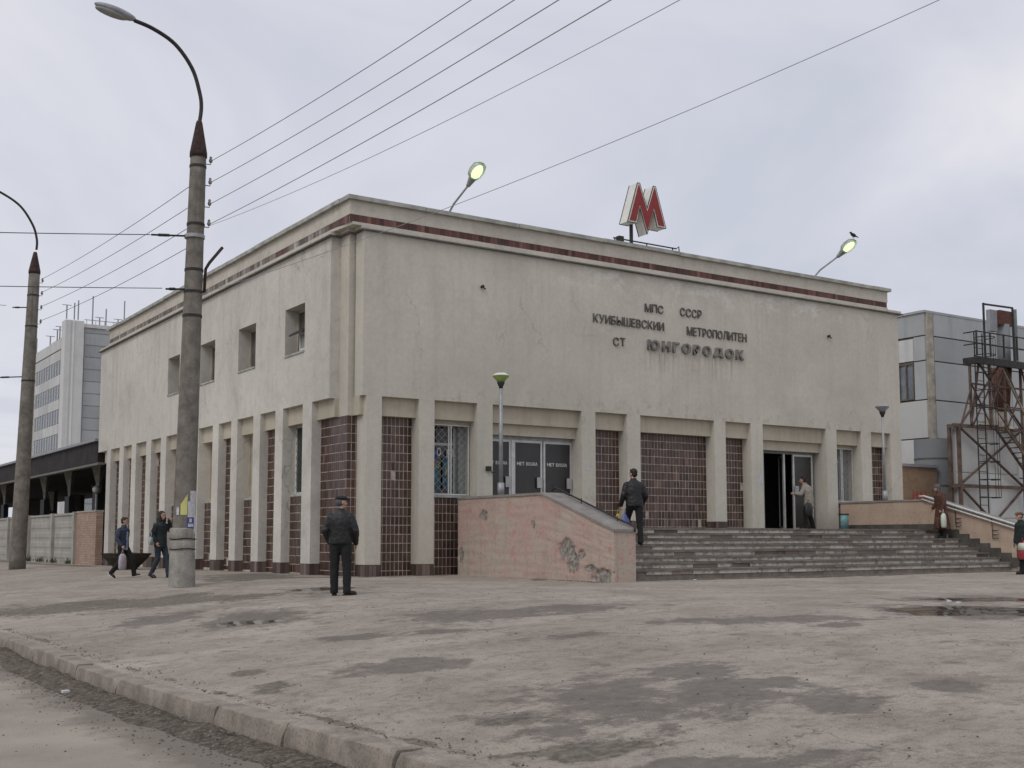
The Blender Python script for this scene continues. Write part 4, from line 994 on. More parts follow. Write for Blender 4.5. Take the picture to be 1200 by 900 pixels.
wire('span_wire', (-4.6, 20.94, 7.05), (-22, 20.94, 7.0), .2, .012, 'lower span wire leading left from the farther lamp pole', 'wire_black')
wire('feeder_wire', (-3.9, -.6, 6.4), (4.8, -25.2, 10.75), .6, .006, 'thin wire crossing in front of the station wall up to the right', 'wire_grey')

# planter bowl
T = thing('planter', 'dark bowl-shaped planter on the pavement behind the walking boy', 'planter', (-1.53, 13.4, -.09))
MB().loft([((-1.53, 13.4, -.12), .36, .36), ((-1.53, 13.4, -.02), .38, .38), ((-1.53, 13.4, .30), .70, .70), ((-1.53, 13.4, .46), .82, .82), ((-1.53, 13.4, .46), .74, .74), ((-1.53, 13.4, .34), .74, .74)], 14).build('bowl', 'planter_dark', T)
MB().lathe([(.74, .40), (.5, .46), (.2, .49)], (-1.53, 13.4, 0), 14).build('soil', 'soil', T, True)

# weeds along the foot of the building and fence
def weed(x, y, z, r, label):
    m = MB()
    for i in range(40):
        a = random.uniform(0, 6.28); l_ = r * random.uniform(.5, 1.2); b_ = Vector((x + random.gauss(0, r * .3), y + random.gauss(0, r * .3), z)); tip = b_ + Vector((math.cos(a) * l_ * .6, math.sin(a) * l_ * .6, l_ * random.uniform(.4, 1)))
        s_ = Vector((-math.sin(a), math.cos(a), 0)) * .018; mid = b_.lerp(tip, .5) + Vector((0, 0, .05 * l_)); m._add([b_, mid + s_, tip, mid - s_], [(0, 1, 2, 3)])
    o = m.build('weed', 'weed_green', org=(x, y, z)); return o
tag(weed(-.1, 11.2, -.06, .3, ''), 'tuft of green weeds at the foot of the side columns', 'plant')
for i, y in enumerate((27.5, 30.4, 33.2, 36.0, 38.5)): tag(weed(-.15, y, -.17, .35, ''), ['dry weeds by the brick part of the fence', 'dry weeds under the second fence panel', 'dry weeds right of the farther lamp pole', 'dry weeds behind the farther lamp pole', 'dry weeds under the leftmost fence panel'][i], 'plant', 'weeds along the fence')

# ------------------------------------------------------------------ fence and platform canopy at the left
FN = thing('concrete_fence', 'grey concrete panel fence with posts between station and left edge', 'fence', (0, 26.9, -.2))
py = [26.9, 31.1, 36.3, 41.5, 46.7, 52, 57]
for y in py: B((-.12, y - .14, -.4), (.16, y + .14, 2.1)).build('post', 'fence_concrete', FN)
for a, b in zip(py[:-1], py[1:]):
    p = B((.02, a + .13, -.4), (.1, b - .13, 1.98)).build('panel', 'fence_concrete', FN)
    m = MB()
    for z in (.05, .5, .95, 1.4): m.prism([(.019, z), (.0, z + .06), (.0, z + .24), (.019, z + .32)], 'y', a + .25, b - .25)
    m.build('rib', 'fence_concrete', p)
    B((-.03, a + .12, 1.98), (.15, b - .12, 2.07)).build('rail', 'fence_concrete', FN)
BF = thing('brick_wall', 'short stretch of light red brick wall joining fence and station', 'wall', (0, 24.6, -.2))
B((.0, 23.5, -.4), (.28, 26.78, 2.05)).build('wall', 'brick_fence', BF)
B((-.03, 23.5, 2.05), (.31, 26.78, 2.11)).build('coping', 'fence_concrete', BF)
CN = thing('platform_canopy', 'long dark station platform canopy on flared pillars behind the fence', 'canopy', (2, 24, 0))
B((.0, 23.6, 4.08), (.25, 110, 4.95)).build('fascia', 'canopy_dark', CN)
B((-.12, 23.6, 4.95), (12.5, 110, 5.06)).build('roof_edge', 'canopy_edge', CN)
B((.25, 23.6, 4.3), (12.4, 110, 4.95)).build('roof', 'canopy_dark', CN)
B((.02, 23.6, 3.98), (.3, 110, 4.08)).build('beam', 'canopy_beam', CN)
for y in (29.7, 35.2, 40.8, 46.4, 52, 57.6, 63.2):
    c_ = MB().loft([((1.6, y, 3.0), .07, .07), ((1.6, y, 3.5), .12, .12), ((1.6, y, 4.3), .34, .30)], 4).build('capital', 'capital', CN)
    B((1.47, y - .45, -.2), (1.75, y + .45, 3.05)).build('pillar', 'pillar_black', CN)
for y in (33, 45, 50, 62, 74):
    MB().loft([((6.6, y, 2.9), .1, .1), ((6.6, y, 4.3), .36, .3)], 4).build('capital', 'capital', CN)
    B((6.4, y - .3, -.2), (6.8, y + .3, 2.75)).build('pillar', 'pillar_black', CN)
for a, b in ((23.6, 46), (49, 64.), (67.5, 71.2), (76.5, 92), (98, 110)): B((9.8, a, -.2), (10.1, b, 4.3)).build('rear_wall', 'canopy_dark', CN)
for a, b in ((23.6, 110),): B((9.9, a, 2.0), (10.0, b, 2.12)).build('rear_rail', 'capital', CN)
T = thing('platform_lamp', 'globe lamp standing behind the brick wall under the canopy', 'lamp', (.9, 28.6, 0))
MB().cyl((.9, 27.2, 0), (.9, 27.2, 2.9), .04, n=8).build('pole', 'galv', T); MB().ell((.9, 27.2, 3.08), (.18, .18, .18)).build('globe', 'glass_pale', T, True)

# ------------------------------------------------------------------ far tower block at the left
FB = thing('office_block', 'tall pale panel office block with roof aerials far behind the station', 'building', (24, 138, 0))
B((26.2, 137.9, 0), (48, 157, 30.0)).build('body', 'panel_far', FB)
B((23.75, 139.5, 0), (26.2, 157, 28.0)).build('body', 'joint_pale', FB)
B((23.66, 137.4, 0), (26.1, 139.5, 30.4)).build('stair_tower', 'tower_white', FB)
for x in (24.1, 24.6): B((x, 137.3, 0), (x + .22, 137.4, 30.4)).build('tower_rib', 'tower_white', FB)
pm = {}
zz = list(np.arange(-1, 29.2, 1.66)) + [29.6]
for z0, z1 in zip(zz[:-1], zz[1:]):
    for x0, x1 in ((26.25, 33), (33, 40), (40, 47.9)): B((x0 + .05, 137.75, z0 + .05), (x1 - .05, 137.9, z1 - .05)).build('panel', 'panel_far_grey', FB)
B((26.1, 137.6, 29.6), (48, 157, 30.1)).build('parapet', 'panel_white', FB)
wp = B((0, 0, 0), (.12, 1.5, 1.9)).mesh('window'); wp.materials.append(MATS['glass_far'])
pn = B((0, 0, 0), (.12, 3.1, 1.35)).mesh('panel'); pn.materials.append(MATS['panel_far'])
B((23.6, 139.5, 26.7), (23.74, 157, 28.1)).build('parapet', 'panel_far', FB)
pb = B((0, 0, 0), (.06, .1, 1.9)).mesh('mullion'); pb.materials.append(MATS['panel_white'])
for fl in range(8):
    z = 23.2 - fl * 3.35
    y = 139.6
    while y < 154.5:
        inst('panel', pn, None, (23.62, y, z + 1.95), FB)
        for j in range(2):
            w_ = inst('window', wp, None, (23.66, y + j * 1.55, z), FB); 
            if fl < 6: inst('mullion', pb, None, (23.58, y + j * 1.55 + .55, z), w_)
        y += 3.15
for (x, y, z, h) in ((23.9, 138, 30.6, 1.9), (24.9, 138, 30.6, 2.3), (25.4, 138, 30.6, 2.7), (27.3, 138, 30.1, 4.0), (29.1, 138, 30.1, 2.4), (32.1, 140, 30.1, 4.2), (23.8, 142.7, 28.1, 1.7), (23.8, 141.2, 28.1, 1.9), (23.8, 147, 28.1, 1.4), (23.8, 156, 28.1, 2.4), (28.5, 139, 30.1, 1.3), (31, 139, 30.1, 1.3)):
    m = MB().cyl((x, y, z), (x, y, z + h), .09, n=6)
    if h < 2: m.bar((x - .6, y, z + h), (x + .6, y, z + h), .08)
    m.build('aerial', 'canopy_edge', FB)
m = MB().tube([(26.2, 137.8, 30.7), (36, 137.8, 30.7)], .05, 5)
for x in np.arange(26.5, 36, 1.2): m.tube([(x, 137.8, 30.1), (x, 137.8, 30.7)], .04, 5)
m.build('roof_railing', 'canopy_edge', FB)

# ------------------------------------------------------------------ works building at the right
WB = thing('works_building', 'grey and white panel works building behind the steel tower at the right', 'building', (33.6, 8.5, 0))
B((33.7, 8.55, 0), (70, 60, 11.45)).build('body', 'joint_brown', WB)
rows = [(10.40, 11.5), (9.22, 10.34), (7.38, 9.16), (5.58, 7.32), (3.9, 5.52), (2.1, 3.84), (0, 2.04)]
for k, (z0, z1) in enumerate(rows):
    for x0, x1 in ((34.25, 40.2), (40.26, 46.2), (46.26, 52.2), (52.3, 60)): B((x0, 8.47, z0), (x1, 8.56, z1)).build('panel', 'panel_grey', WB)
    ys_ = [(8.52, 9.15)] if k in (1, 2) else [(8.52, 14.5)]
    for y0, y1 in ys_ + ([(10.06, 14.5)] if k in (1, 2) else []) + [(14.56, 20.5), (20.56, 26.5)]: B((33.62, y0, z0), (33.72, y1, z1)).build('panel', 'panel_white' if k > 2 else 'panel_grey', WB)
B((33.72, 8.46, 0), (34.2, 8.56, 11.45)).build('corner_strip', 'joint_pale', WB)
w_ = B((33.66, 9.2, 9.25), (33.71, 10.04, 10.3)).build('window', 'panel_white', WB)
w_ = B((33.68, 9.2, 7.42), (33.73, 10.04, 9.12)).build('window', 'glass_far', WB)
frame_rect('s', 9.18, 10.06, 7.4, 9.14, 33.6, .06, .06, (9.62,)).build('frame', 'joint_brown', w_)
B((33.55, 8.45, 11.45), (70, 60, 11.56)).build('roof', 'panel_grey', WB)
AN = thing('brick_annex', 'low orange-brown brick annex between the station and the works building', 'building', (30, 6.5, 0))
B((26.0, 6.5, 0), (31.45, 8.3, 3.98)).build('wall', 'brick_annex', AN); B((25.9, 6.4, 3.98), (31.5, 8.4, 4.1)).build('roof', 'canopy_edge', AN)
RF = thing('red_fence', 'small red railing in front of the brick annex', 'fence', (29.5, 5.8, 0))
for x in (28.9, 29.15, 29.4, 29.65): B((x, 5.8, 0), (x + .09, 5.84, 2.9)).build('slat', 'brick_red_paint', RF)
B((28.85, 5.84, 2.5), (30.9, 5.88, 2.58)).build('rail', 'rust', RF)
TK = thing('storage_tank', 'upright grey cylindrical tank between brick annex and steel tower', 'tank', (32.2, 6.6, 0))
MB().cyl((32.2, 7.2, 0), (32.2, 7.2, 5.3), .82, n=28).build('shell', 'tank_grey', TK, 'auto')
for z in (1.2, 3.2, 4.4): MB().cyl((32.2, 7.2, z), (32.2, 7.2, z + .06), .84, n=28).build('hoop', 'joint_brown', TK)

TW_ = thing('steel_tower', 'rusty braced steel tower with ladder cage, cyclone and walkways at the right edge', 'tower', (32, 4.5, 0))
xa, xb, ya, yb_ = 30.15, 34.7, 4.4, 4.85
# bunker clad in white sheets inside the frame
for k in range(3):
    for j in range(2): B((xa + .15 + j * 2.2, ya + .25, -.1 + k * 1.9), (xa + .15 + (j + 1) * 2.2 - .03, ya + .3, -.1 + (k + 1) * 1.9 - .03)).build('cladding', 'panel_white', TW_)
B((xa + .17, ya + .3, -.1), (xb - .1, yb_, 5.55)).build('bunker', 'panel_grey', TW_)
for (x, y) in ((xa, ya), (xb, ya), (xa, yb_), (xb, yb_)): MB().bar((x, y, -.1), (x, y, 5.7), .13).build('leg', 'steel_brown', TW_)
for z in (3.1, 5.62): 
    for p_, q_ in (((xa - .35, ya), (xb + 2.5, ya)), ((xa, ya), (xa, yb_))): MB().bar((*p_, z), (*q_, z), .12, .14).build('beam', 'steel_brown', TW_)
for z0, z1 in ((-.0, 3.1), (3.1, 5.62)):
    for s_ in (0, 1): MB().bar((xa if s_ else xb, ya + .02 + s_ * .05, z0), (xb if s_ else xa, ya + .02 + s_ * .05, z1 + (0 if z1 < 8 else 0)), .10, .06).build('brace', 'steel_brown', TW_)
# upper lattice and stair flights
for x in (31.0, 32.35, 33.4, 34.6): MB().bar((x, 4.35, 5.62), (x, 4.35, 8.4), .09).build('post', 'steel_brown', TW_)
for z in (6.5, 7.45): MB().bar((30.95, 4.35, z), (35.6, 4.35, z), .07).build('beam', 'steel_brown', TW_)
for x0_, x1_, z0_, z1_ in ((31.0, 32.35, 5.62, 7.45), (32.35, 31.0, 5.62, 7.45), (32.35, 33.4, 6.5, 8.4), (33.4, 34.6, 5.62, 7.45), (34.6, 33.4, 6.5, 8.4), (35.6, 34.6, 5.62, 8.4), (30.2, 31.0, 5.62, 7.3)): MB().bar((x0_, 4.3, z0_), (x1_, 4.3, z1_), .055).build('brace', 'steel_brown', TW_)
for x0_, z0_, x1_, z1_ in ((35.2, 3.1, 32.4, 5.6), (32.6, .2, 35.2, 3.1)):
    m = MB(); n_ = 12
    for dy_ in (0, .5): m.bar((x0_, 3.7 + dy_, z0_), (x1_, 3.7 + dy_, z1_), .05, .12); m.bar((x0_, 3.7 + dy_, z0_ + .9), (x1_, 3.7 + dy_, z1_ + .9), .035)
    for k_ in range(n_ + 1): xx_, z_ = x0_ + (x1_ - x0_) * k_ / n_, z0_ + (z1_ - z0_) * k_ / n_; m.box((xx_ - .1, 3.7, z_), (xx_ + .1, 4.2, z_ + .03))
    for k_ in (0, 4, 8, 12): xx_, z_ = x0_ + (x1_ - x0_) * k_ / n_, z0_ + (z1_ - z0_) * k_ / n_; m.bar((xx_, 3.7, z_), (xx_, 3.7, z_ + .9), .03)
    if x1_ < x0_ : m.build('stair_flight', 'steel_brown', TW_)
# work platform
m = B((30.95, 4.0, 8.42), (37.5, 4.6, 8.5)); m.box((30.9, 3.85, 8.25), (37.5, 4.0, 8.54)); m.box((30.9, 4.0, 8.25), (31.05, 4.6, 8.54)); m.build('walkway', 'dark_metal', TW_)
m = MB()
for x in np.arange(30.9, 37.5, .95): m.bar((x, 3.9, 8.6), (x, 3.9, 9.65), .06)
for z in (9.1, 9.62): m.tube([(30.9, 3.9, z), (32.6, 3.9, z + .0), (37.5, 3.9, z)], .03, 5); m.tube([(30.95, 3.9, z), (30.95, 4.55, z)], .03, 5)
m.build('railing', 'dark_metal', TW_)
m = MB(); lx, ly = 31.3, 4.1
for dx_ in (-.28, .28): m.tube([(lx + dx_, ly, 1.5), (lx + dx_, ly, 9.6)], .028, 5)
for z in np.arange(1.6, 9.5, .35): m.tube([(lx - .28, ly, z), (lx + .28, ly, z)], .014, 4)
m.build('ladder', 'dark_metal', TW_)
m = MB()
for z in np.arange(2.6, 9.4, .75): m.tube([(lx + .42 * math.cos(a), ly - .3 - .42 * math.sin(a), z) for a in np.linspace(-.5, math.pi + .5, 11)], .02, 4)
for a in (.3, 1.1, 2.0, 2.8): m.tube([(lx + .42 * math.cos(a), ly - .3 - .42 * math.sin(a), 2.6), (lx + .42 * math.cos(a), ly - .3 - .42 * math.sin(a), 9.3)], .014, 4)
m.build('ladder_cage', 'dark_metal', TW_)
MB().tube([(34.15, 5.0, 6.5), (34.15, 5.0, 8.4)], [.32, .48], 16).build('cyclone', 'rust', TW_, True)
MB().tube([(33.75, 5.2, 5.62), (33.9, 5.2, 6.2), (34.0, 5.2, 6.55)], [1.05, .5, .3], 4).build('hopper', 'joint_pale', TW_)
MB().tube([(34.45, 5.0, 8.5), (34.45, 5.0, 10.4)], .28, 12).build('duct', 'tank_grey', TW_, True)
B((33.95, 4.8, 10.35), (34.9, 5.4, 11.0)).build('motor_box', 'rust', TW_); B((33.25, 4.8, 10.0), (33.75, 5.0, 10.95)).build('filter_sheet', 'canopy_edge', TW_)
MB().cyl((34.95, 4.7, 8.6), (34.95, 4.7, 11.1), .07, n=8).build('pipe', 'grey_green_paint', TW_)
m = MB()
for x in (32.2, 34.3): m.bar((x, 4.4, 8.5), (x, 4.4, 11.05), .07)
m.bar((32.2, 4.4, 11.0), (34.3, 4.4, 11.05), .07); m.build('hoist_frame', 'dark_metal', TW_)
m = MB()
for z in (9.2, 9.9, 10.6): m.tube([(34.9 + .0, 4.1, z), (35.8, 4.1, z)], .025, 5)
for x in (35.0, 35.8): m.tube([(x, 4.1, 8.6), (x, 4.1, 10.7)], .03, 5)
m.build('upper_railing', 'dark_metal', TW_)
for (p_, q_) in (((30.3, 4.35, 5.7), (33.2, 4.35, 8.5)), ((30.9, 4.3, 5.7), (31.6, 4.3, 8.5)), ((33.2, 4.3, 8.3), (35.2, 4.3, 5.7)), ((31.6, 4.35, 8.4), (34.6, 4.35, 5.7))): MB().bar(p_, q_, .09, .05).build('brace', 'joint_pale' if p_[0] > 33 else 'steel_brown', TW_)

# ------------------------------------------------------------------ people
tx_ = bpy.data.textures.new('folds', 'CLOUDS'); tx_.noise_scale = .075
def organic(m, name, mat, parent, vox=.012, sm=6, fold=0.):
    o = m.build(name, mat, parent, True)
    r_ = o.modifiers.new('remesh', 'REMESH'); r_.mode = 'VOXEL'; r_.voxel_size = vox; r_.use_smooth_shade = True
    s_ = o.modifiers.new('smooth', 'SMOOTH'); s_.iterations = sm; s_.factor = .5
    if fold: d_ = o.modifiers.new('folds', 'DISPLACE'); d_.texture = tx_; d_.strength = fold; d_.mid_level = .5; d_.texture_coords = 'LOCAL'
    return o
def V(*a): return Vector(a)
def person(label, loc, face, h, J, look, top, hat=None, group=None):
    """figure faces +Y; J: joints for a 1.75 m body; look: head turn in degrees; top: clothing spec"""
    T = thing('person', label, 'person', loc); ORG[T.name] = (0, 0, 0)
    d = dict(pel=V(0, 0, .93), chest=V(0, .0, 1.28), neck=V(0, .01, 1.46), head=V(0, .03, 1.635),
             hipR=V(.095, 0, .9), kneeR=V(.11, .02, .49), ankR=V(.12, -.02, .08), hipL=V(-.095, 0, .9), kneeL=V(-.11, .02, .49), ankL=V(-.12, -.02, .08),
             shR=V(.175, 0, 1.375), elR=V(.25, -.02, 1.12), wrR=V(.26, .05, .88), shL=V(-.175, 0, 1.375), elL=V(-.25, -.02, 1.12), wrL=V(-.26, .05, .88), footR=0, footL=0, curlR=0, curlL=0)
    d.update({k: (V(*v) if isinstance(v, tuple) else v) for k, v in J.items()})
    q = Matrix.Rotation(R(look), 3, 'Z')
    hd = d['head']; b = MB()
    # body, one continuous surface
    b.ell(d['pel'], (.15, .105, .13)); b.ell((d['pel'] + d['chest']) / 2, (.135, .095, .2)); b.ell(d['chest'], (.165, .11, .19)); b.cap(d['chest'] + V(0, 0, .1), d['neck'], .09, .055); b.cap(d['neck'], hd - V(0, 0, .06), .052, .05)
    for s_ in 'LR':
        b.cap(d['sh' + s_], d['el' + s_], .05, .04); b.cap(d['el' + s_], d['wr' + s_], .04, .026); b.cap(d['chest'] + V(0, 0, .1), d['sh' + s_], .07, .055)
        b.cap(d['hip' + s_], d['knee' + s_], .085, .055); b.cap(d['knee' + s_], d['ank' + s_], .052, .036)
        ft = Matrix.Rotation(R(d['foot' + s_]), 3, 'Z') @ V(0, .12, -.03); b.cap(d['ank' + s_] - V(0, 0, .02), d['ank' + s_] + ft * .7, .03, .022)
        # hand: palm, four fingers, thumb
        wr = d['wr' + s_]; dr = (wr - d['el' + s_]).normalized(); sd_ = 1 if s_ == 'R' else -1
        inn = V(-sd_, 0, 0); inn = (inn - dr * inn.dot(dr)).normalized(); fwd = dr.cross(inn) * (-sd_ if True else 1)
        if fwd.y < 0 and abs(dr.z) > .5: fwd = -fwd
        pc = wr + dr * .05; b.ell(pc, (.018, .04, .05), Matrix((inn, fwd, dr)).transposed(), 10, 8)
        cu = d['curl' + s_]
        for i_, (off, ln) in enumerate(((.028, .066), (.010, .074), (-.008, .069), (-.026, .055))):
            p0 = wr + dr * .085 + fwd * off; p1 = p0 + (dr * (1 - cu * .6) + inn * (.25 + cu)).normalized() * ln * .55; p2 = p1 + (dr * (1 - cu * 1.3) + inn * (.6 + cu)).normalized() * ln * .5
            b.cap(p0 - dr * .02, p1, .0095, .009, 6); b.cap(p1, p2, .009, .0075, 6)
        p0 = wr + dr * .03 + fwd * .03; p1 = p0 + (dr * .6 + fwd * .7 + inn * .3).normalized() * .035; b.cap(p0, p1, .012, .011, 6); b.cap(p1, p1 + (dr * .9 + inn * .5).normalized() * .03, .0105, .009, 6)
    H = lambda x, y, z: hd + q @ V(x, y, z)
    b.ell(hd + V(0, 0, .02), (.076, .093, .098), q, 16, 12); b.ell(H(0, .028, -.05), (.055, .062, .062), q, 14, 10); b.ell(H(0, .07, -.085), (.024, .022, .018), q)
    b.cap(H(0, .088, .005), H(0, .108, -.03), .009, .013, 8); b.ell(H(0, .083, -.058), (.024, .010, .009), q)
    b.ell(H(0, .075, .03), (.05, .018, .012), q)
    for s_ in (-1, 1): b.ell(H(s_ * .077, -.005, -.01), (.012, .02, .032), q, 8, 6); b.ell(H(s_ * .05, .055, -.03), (.02, .02, .025), q)
    organic(b, 'body', 'skin', T, .0085, 3)
    for s_ in (-1, 1): MB().ell(H(s_ * .03, .083, .008), (.013, .008, .008), q, 10, 6).build('eye', 'eye_dark', T, True)
    # clothing
    def at(z):
        P_ = [d['pel'] + V(0, 0, -.1), d['pel'], d['chest'], d['neck'], d['neck'] + V(0, 0, .1)]
        for a, c_ in zip(P_[:-1], P_[1:]):
            if z <= c_.z or c_ is P_[-1]: t_ = (z - a.z) / (c_.z - a.z); return a.lerp(c_, t_)
    kind, cm = top['kind'], top['mat']; m = MB(); hem = top.get('hem', .84); bulk = top.get('bulk', 1.)
    dz = d['pel'].z - .93
    rg = []
    if kind == 'coat': rg += [(at(.93 + dz) * V(1, 1, 0).to_3d().length if False else V(d['pel'].x, d['pel'].y, hem), .26 * bulk, .21 * bulk), (V(d['pel'].x, d['pel'].y, (hem + .95 + dz) / 2), .22 * bulk, .17 * bulk)]
    else: rg += [(V(d['pel'].x, d['pel'].y, hem + dz), .178 * bulk, .13 * bulk)]
    for z, rx, ry in ((.97, .178, .132), (1.12, .172, .128), (1.28, .192, .135), (1.37, .19, .125), (1.425, .165, .105), (1.465, .11, .085), (1.495, .075, .075), (1.53, .07, .072)):
        c_ = at(z + (d['neck'].z - 1.46) * min(1, (z - .93) / .5) + dz * max(0, 1 - (z - .93) / .5)); rg.append((c_, rx * bulk if z < 1.4 else rx, ry * bulk if z < 1.4 else ry))
    m.loft(rg, 18)
    for s_ in 'LR':
        e_, w_ = d['el' + s_], d['wr' + s_]; m.cap(d['sh' + s_] + V(0, 0, -.01), e_, .072 * bulk, .058 * bulk); m.cap(e_, w_ + (e_ - w_) * .06, .058 * bulk, .042 * bulk)
        m.ell(d['sh' + s_] + V(0, 0, -.005), (.074, .074, .066)); m.cap(d['neck'] - V(0, 0, .035), d['sh' + s_] + V(0, 0, .012), .06, .058)
    organic(m, 'coat' if kind == 'coat' else 'jacket', cm, T, .012, 4, .022)
    m = MB(); lw = top.get('leg', 1.)
    m.ell(d['pel'] + V(0, 0, -.01), (.165, .12, .13))
    for s_ in 'LR': m.cap(d['hip' + s_], d['knee' + s_], .098 * lw, .075 * lw); m.cap(d['knee' + s_], d['ank' + s_] + V(0, 0, .0), .074 * lw, .062 * lw); m.tube([d['ank' + s_] + V(0, 0, .03), d['ank' + s_] - V(0, 0, .045)], .066 * lw, 12)
    organic(m, 'trousers', top['legs'], T, .012, 4, .02)
    for s_ in 'LR':
        m = MB(); rr_ = Matrix.Rotation(R(d['foot' + s_]), 3, 'Z'); pt = d.get('pitch' + s_, 0); rr_ = rr_ @ Matrix.Rotation(R(pt), 3, 'X'); A = d['ank' + s_]
        m.ell(A + rr_ @ V(0, .0, -.02), (.048, .066, .062), rr_); m.ell(A + rr_ @ V(0, .09, -.04), (.05, .115, .042), rr_)
        sh = m.build('shoe', top['shoes'], T, True); m = MB(); m.loft([(V(0, .06, -.085), .046, .145), (V(0, .06, -.062), .048, .15)], 14)
        m.v = [tuple(A + rr_ @ Vector(v)) for v in m.v]; m.build('sole', top.get('sole', 'shoe_dark'), sh)
    # hair / hats
    if hat[0] == 'cap':
        m = MB(); m.ell(H(0, -.005, .075), (.098, .115, .045), q, 18, 10); m.ell(H(0, .01, .05), (.084, .10, .04), q, 18, 8); m.ell(H(0, .10, .052), (.06, .055, .011), q @ Matrix.Rotation(R(-15), 3, 'X')); m.build('cap', hat[1], T, True)
        MB().ell(H(0, -.03, .005), (.08, .08, .085), q, 16, 10).build('hair', hat[2], T, True)
    elif hat[0] == 'short': organic(MB().ell(H(0, -.018, .045), (.084, .095, .085), q, 18, 12).ell(H(0, -.045, -.01), (.074, .062, .07), q).ell(H(0, .05, .085), (.055, .045, .03), q), 'hair', hat[1], T, .009, 2, .012)
    elif hat[0] == 'long': organic(MB().ell(H(0, -.02, .045), (.09, .1, .09), q, 18, 12).ell(H(0, -.055, -.08), (.108, .08, .18), q).ell(H(.075, .01, -.10), (.038, .055, .14), q).ell(H(-.075, .01, -.10), (.038, .055, .14), q), 'hair', hat[1], T, .01, 2, .015)
    elif hat[0] == 'scarf': organic(MB().ell(H(0, -.015, .03), (.094, .11, .11), q, 18, 12).ell(H(0, -.01, -.08), (.08, .085, .07), q), 'headscarf', hat[1], T, .01, 2, .012)
    T.location = loc; T.rotation_euler = (0, 0, R(face)); s_ = h / 1.75; T.scale = (s_, s_, s_)
    return T
def bag(m, name, mat, label, parentless_loc, cat='bag'):
    o = m.build(name, mat, smooth=True, org=parentless_loc); tag(o, label, cat); return o
def bagmesh(c_, w_, d_, h, yaw=0.):
    m = MB(); q = Matrix.Rotation(R(yaw), 3, 'Z'); rings = []
    for z, k in ((0, .75), (.05, .95), (h * .5, 1.), (h * .85, .85), (h, .45)): rings.append((V(c_[0], c_[1], c_[2] + z), w_ / 2 * k, d_ / 2 * k, R(yaw)))
    m.loft(rings, 12); m.tube([V(*c_) + q @ V(-w_ * .18, 0, h * .95), V(*c_) + V(0, 0, h + .12), V(*c_) + q @ V(w_ * .18, 0, h * .95)], .008, 5); return m

# man with cap, back to the camera, head turned right
mx_, my_ = -3.40, -6.96; mz = gz(mx_, my_)
person('man in black leather jacket, black trousers and flat cap standing with his back turned', (mx_, my_, mz + .01), -38, 1.75,
       dict(ankR=(.13, -.03, .08), kneeR=(.12, .0, .49), ankL=(-.11, .02, .08), footR=-45, footL=10, wrR=(.25, .13, .90), elR=(.27, -.03, 1.13), wrL=(-.22, .10, .92), elL=(-.27, -.04, 1.13)), -55,
       dict(kind='jacket', mat='leather_black', legs='cloth_black', shoes='shoe_dark', bulk=1.18, hem=.90, leg=1.1), ('cap', 'cap_black', 'hair_grey'))
# boy walking towards the right
bx_, by_ = -3.70, 5.85; bz_ = gz(bx_, by_)
person('boy in open blue jacket over a patterned shirt walking with a carrier bag', (bx_, by_, bz_ + .0), -142, 1.60,
       dict(ankL=(-.10, .34, .10), kneeL=(-.10, .26, .50), ankR=(.10, -.30, .15), kneeR=(.10, .02, .50), pitchR=-35, pitchL=12, wrR=(.27, .16, .92), elR=(.27, -.02, 1.13), wrL=(-.27, -.06, .90), elL=(-.26, -.09, 1.13), curlR=.7), 25,
       dict(kind='jacket', mat='jacket_blue', legs='cloth_black', shoes='shoe_dark', sole='shoe_white', bulk=1.1, hem=.82, leg=1.1), ('short', 'hair_brown'))
# shirt front (visible between jacket edges)
pb_ = [o for o in COL.objects if o.name.startswith('person') and o.parent is None][-1]
organic(MB().loft([((0, .05, .80), .09, .105), ((0, .05, 1.0), .09, .10), ((0, .055, 1.3), .085, .105), ((0, .05, 1.44), .05, .06)], 12), 'shirt', 'shirt_blue', pb_, .012, 2, .012)
q = Matrix.Rotation(R(-142), 3, 'Z') @ V(.27, .20, .84) * (1.6 / 1.75)
bag(bagmesh((bx_ + q.x, by_ + q.y, bz_ + q.z - .55), .26, .14, .42, 30), 'carrier_bag', 'bag_pinkish', 'pale patterned carrier bag in the hand of the walking boy', (bx_ + q.x, by_ + q.y, bz_ + q.z))
# woman, hand at her face
wx_, wy_ = -3.19, 4.25; wz_ = gz(wx_, wy_)
person('long-haired woman in dark jacket and jeans holding a hand up to her face', (wx_, wy_, wz_), -148, 1.70,
       dict(ankL=(-.08, .22, .09), kneeL=(-.09, .15, .50), ankR=(.09, -.20, .12), kneeR=(.09, .0, .50), pitchR=-25, elL=(-.36, .06, 1.22), wrL=(-.14, .14, 1.52), elR=(.26, -.06, 1.13), wrR=(.24, .06, .93), curlL=.7, curlR=.4), -10,
       dict(kind='jacket', mat='cloth_dark', legs='denim_dark', shoes='shoe_dark', bulk=1.08, hem=.80, leg=1.), ('long', 'hair_black'))
q = Matrix.Rotation(R(-148), 3, 'Z') @ V(.33, -.02, 1.0) * .97
o = bag(bagmesh((wx_ + q.x, wy_ + q.y, wz_ + q.z - .13), .3, .1, .2, 60), 'shoulder_bag', 'bag_teal', 'small pale shoulder bag at the side of the long-haired woman', (wx_ + q.x, wy_ + q.y, wz_ + q.z))
MB().tube([(wx_ + q.x, wy_ + q.y, wz_ + q.z + .15), (wx_ + q.x * .75, wy_ + q.y * .75, wz_ + 1.42)], .008, 5).build('strap', 'bag_black', o)
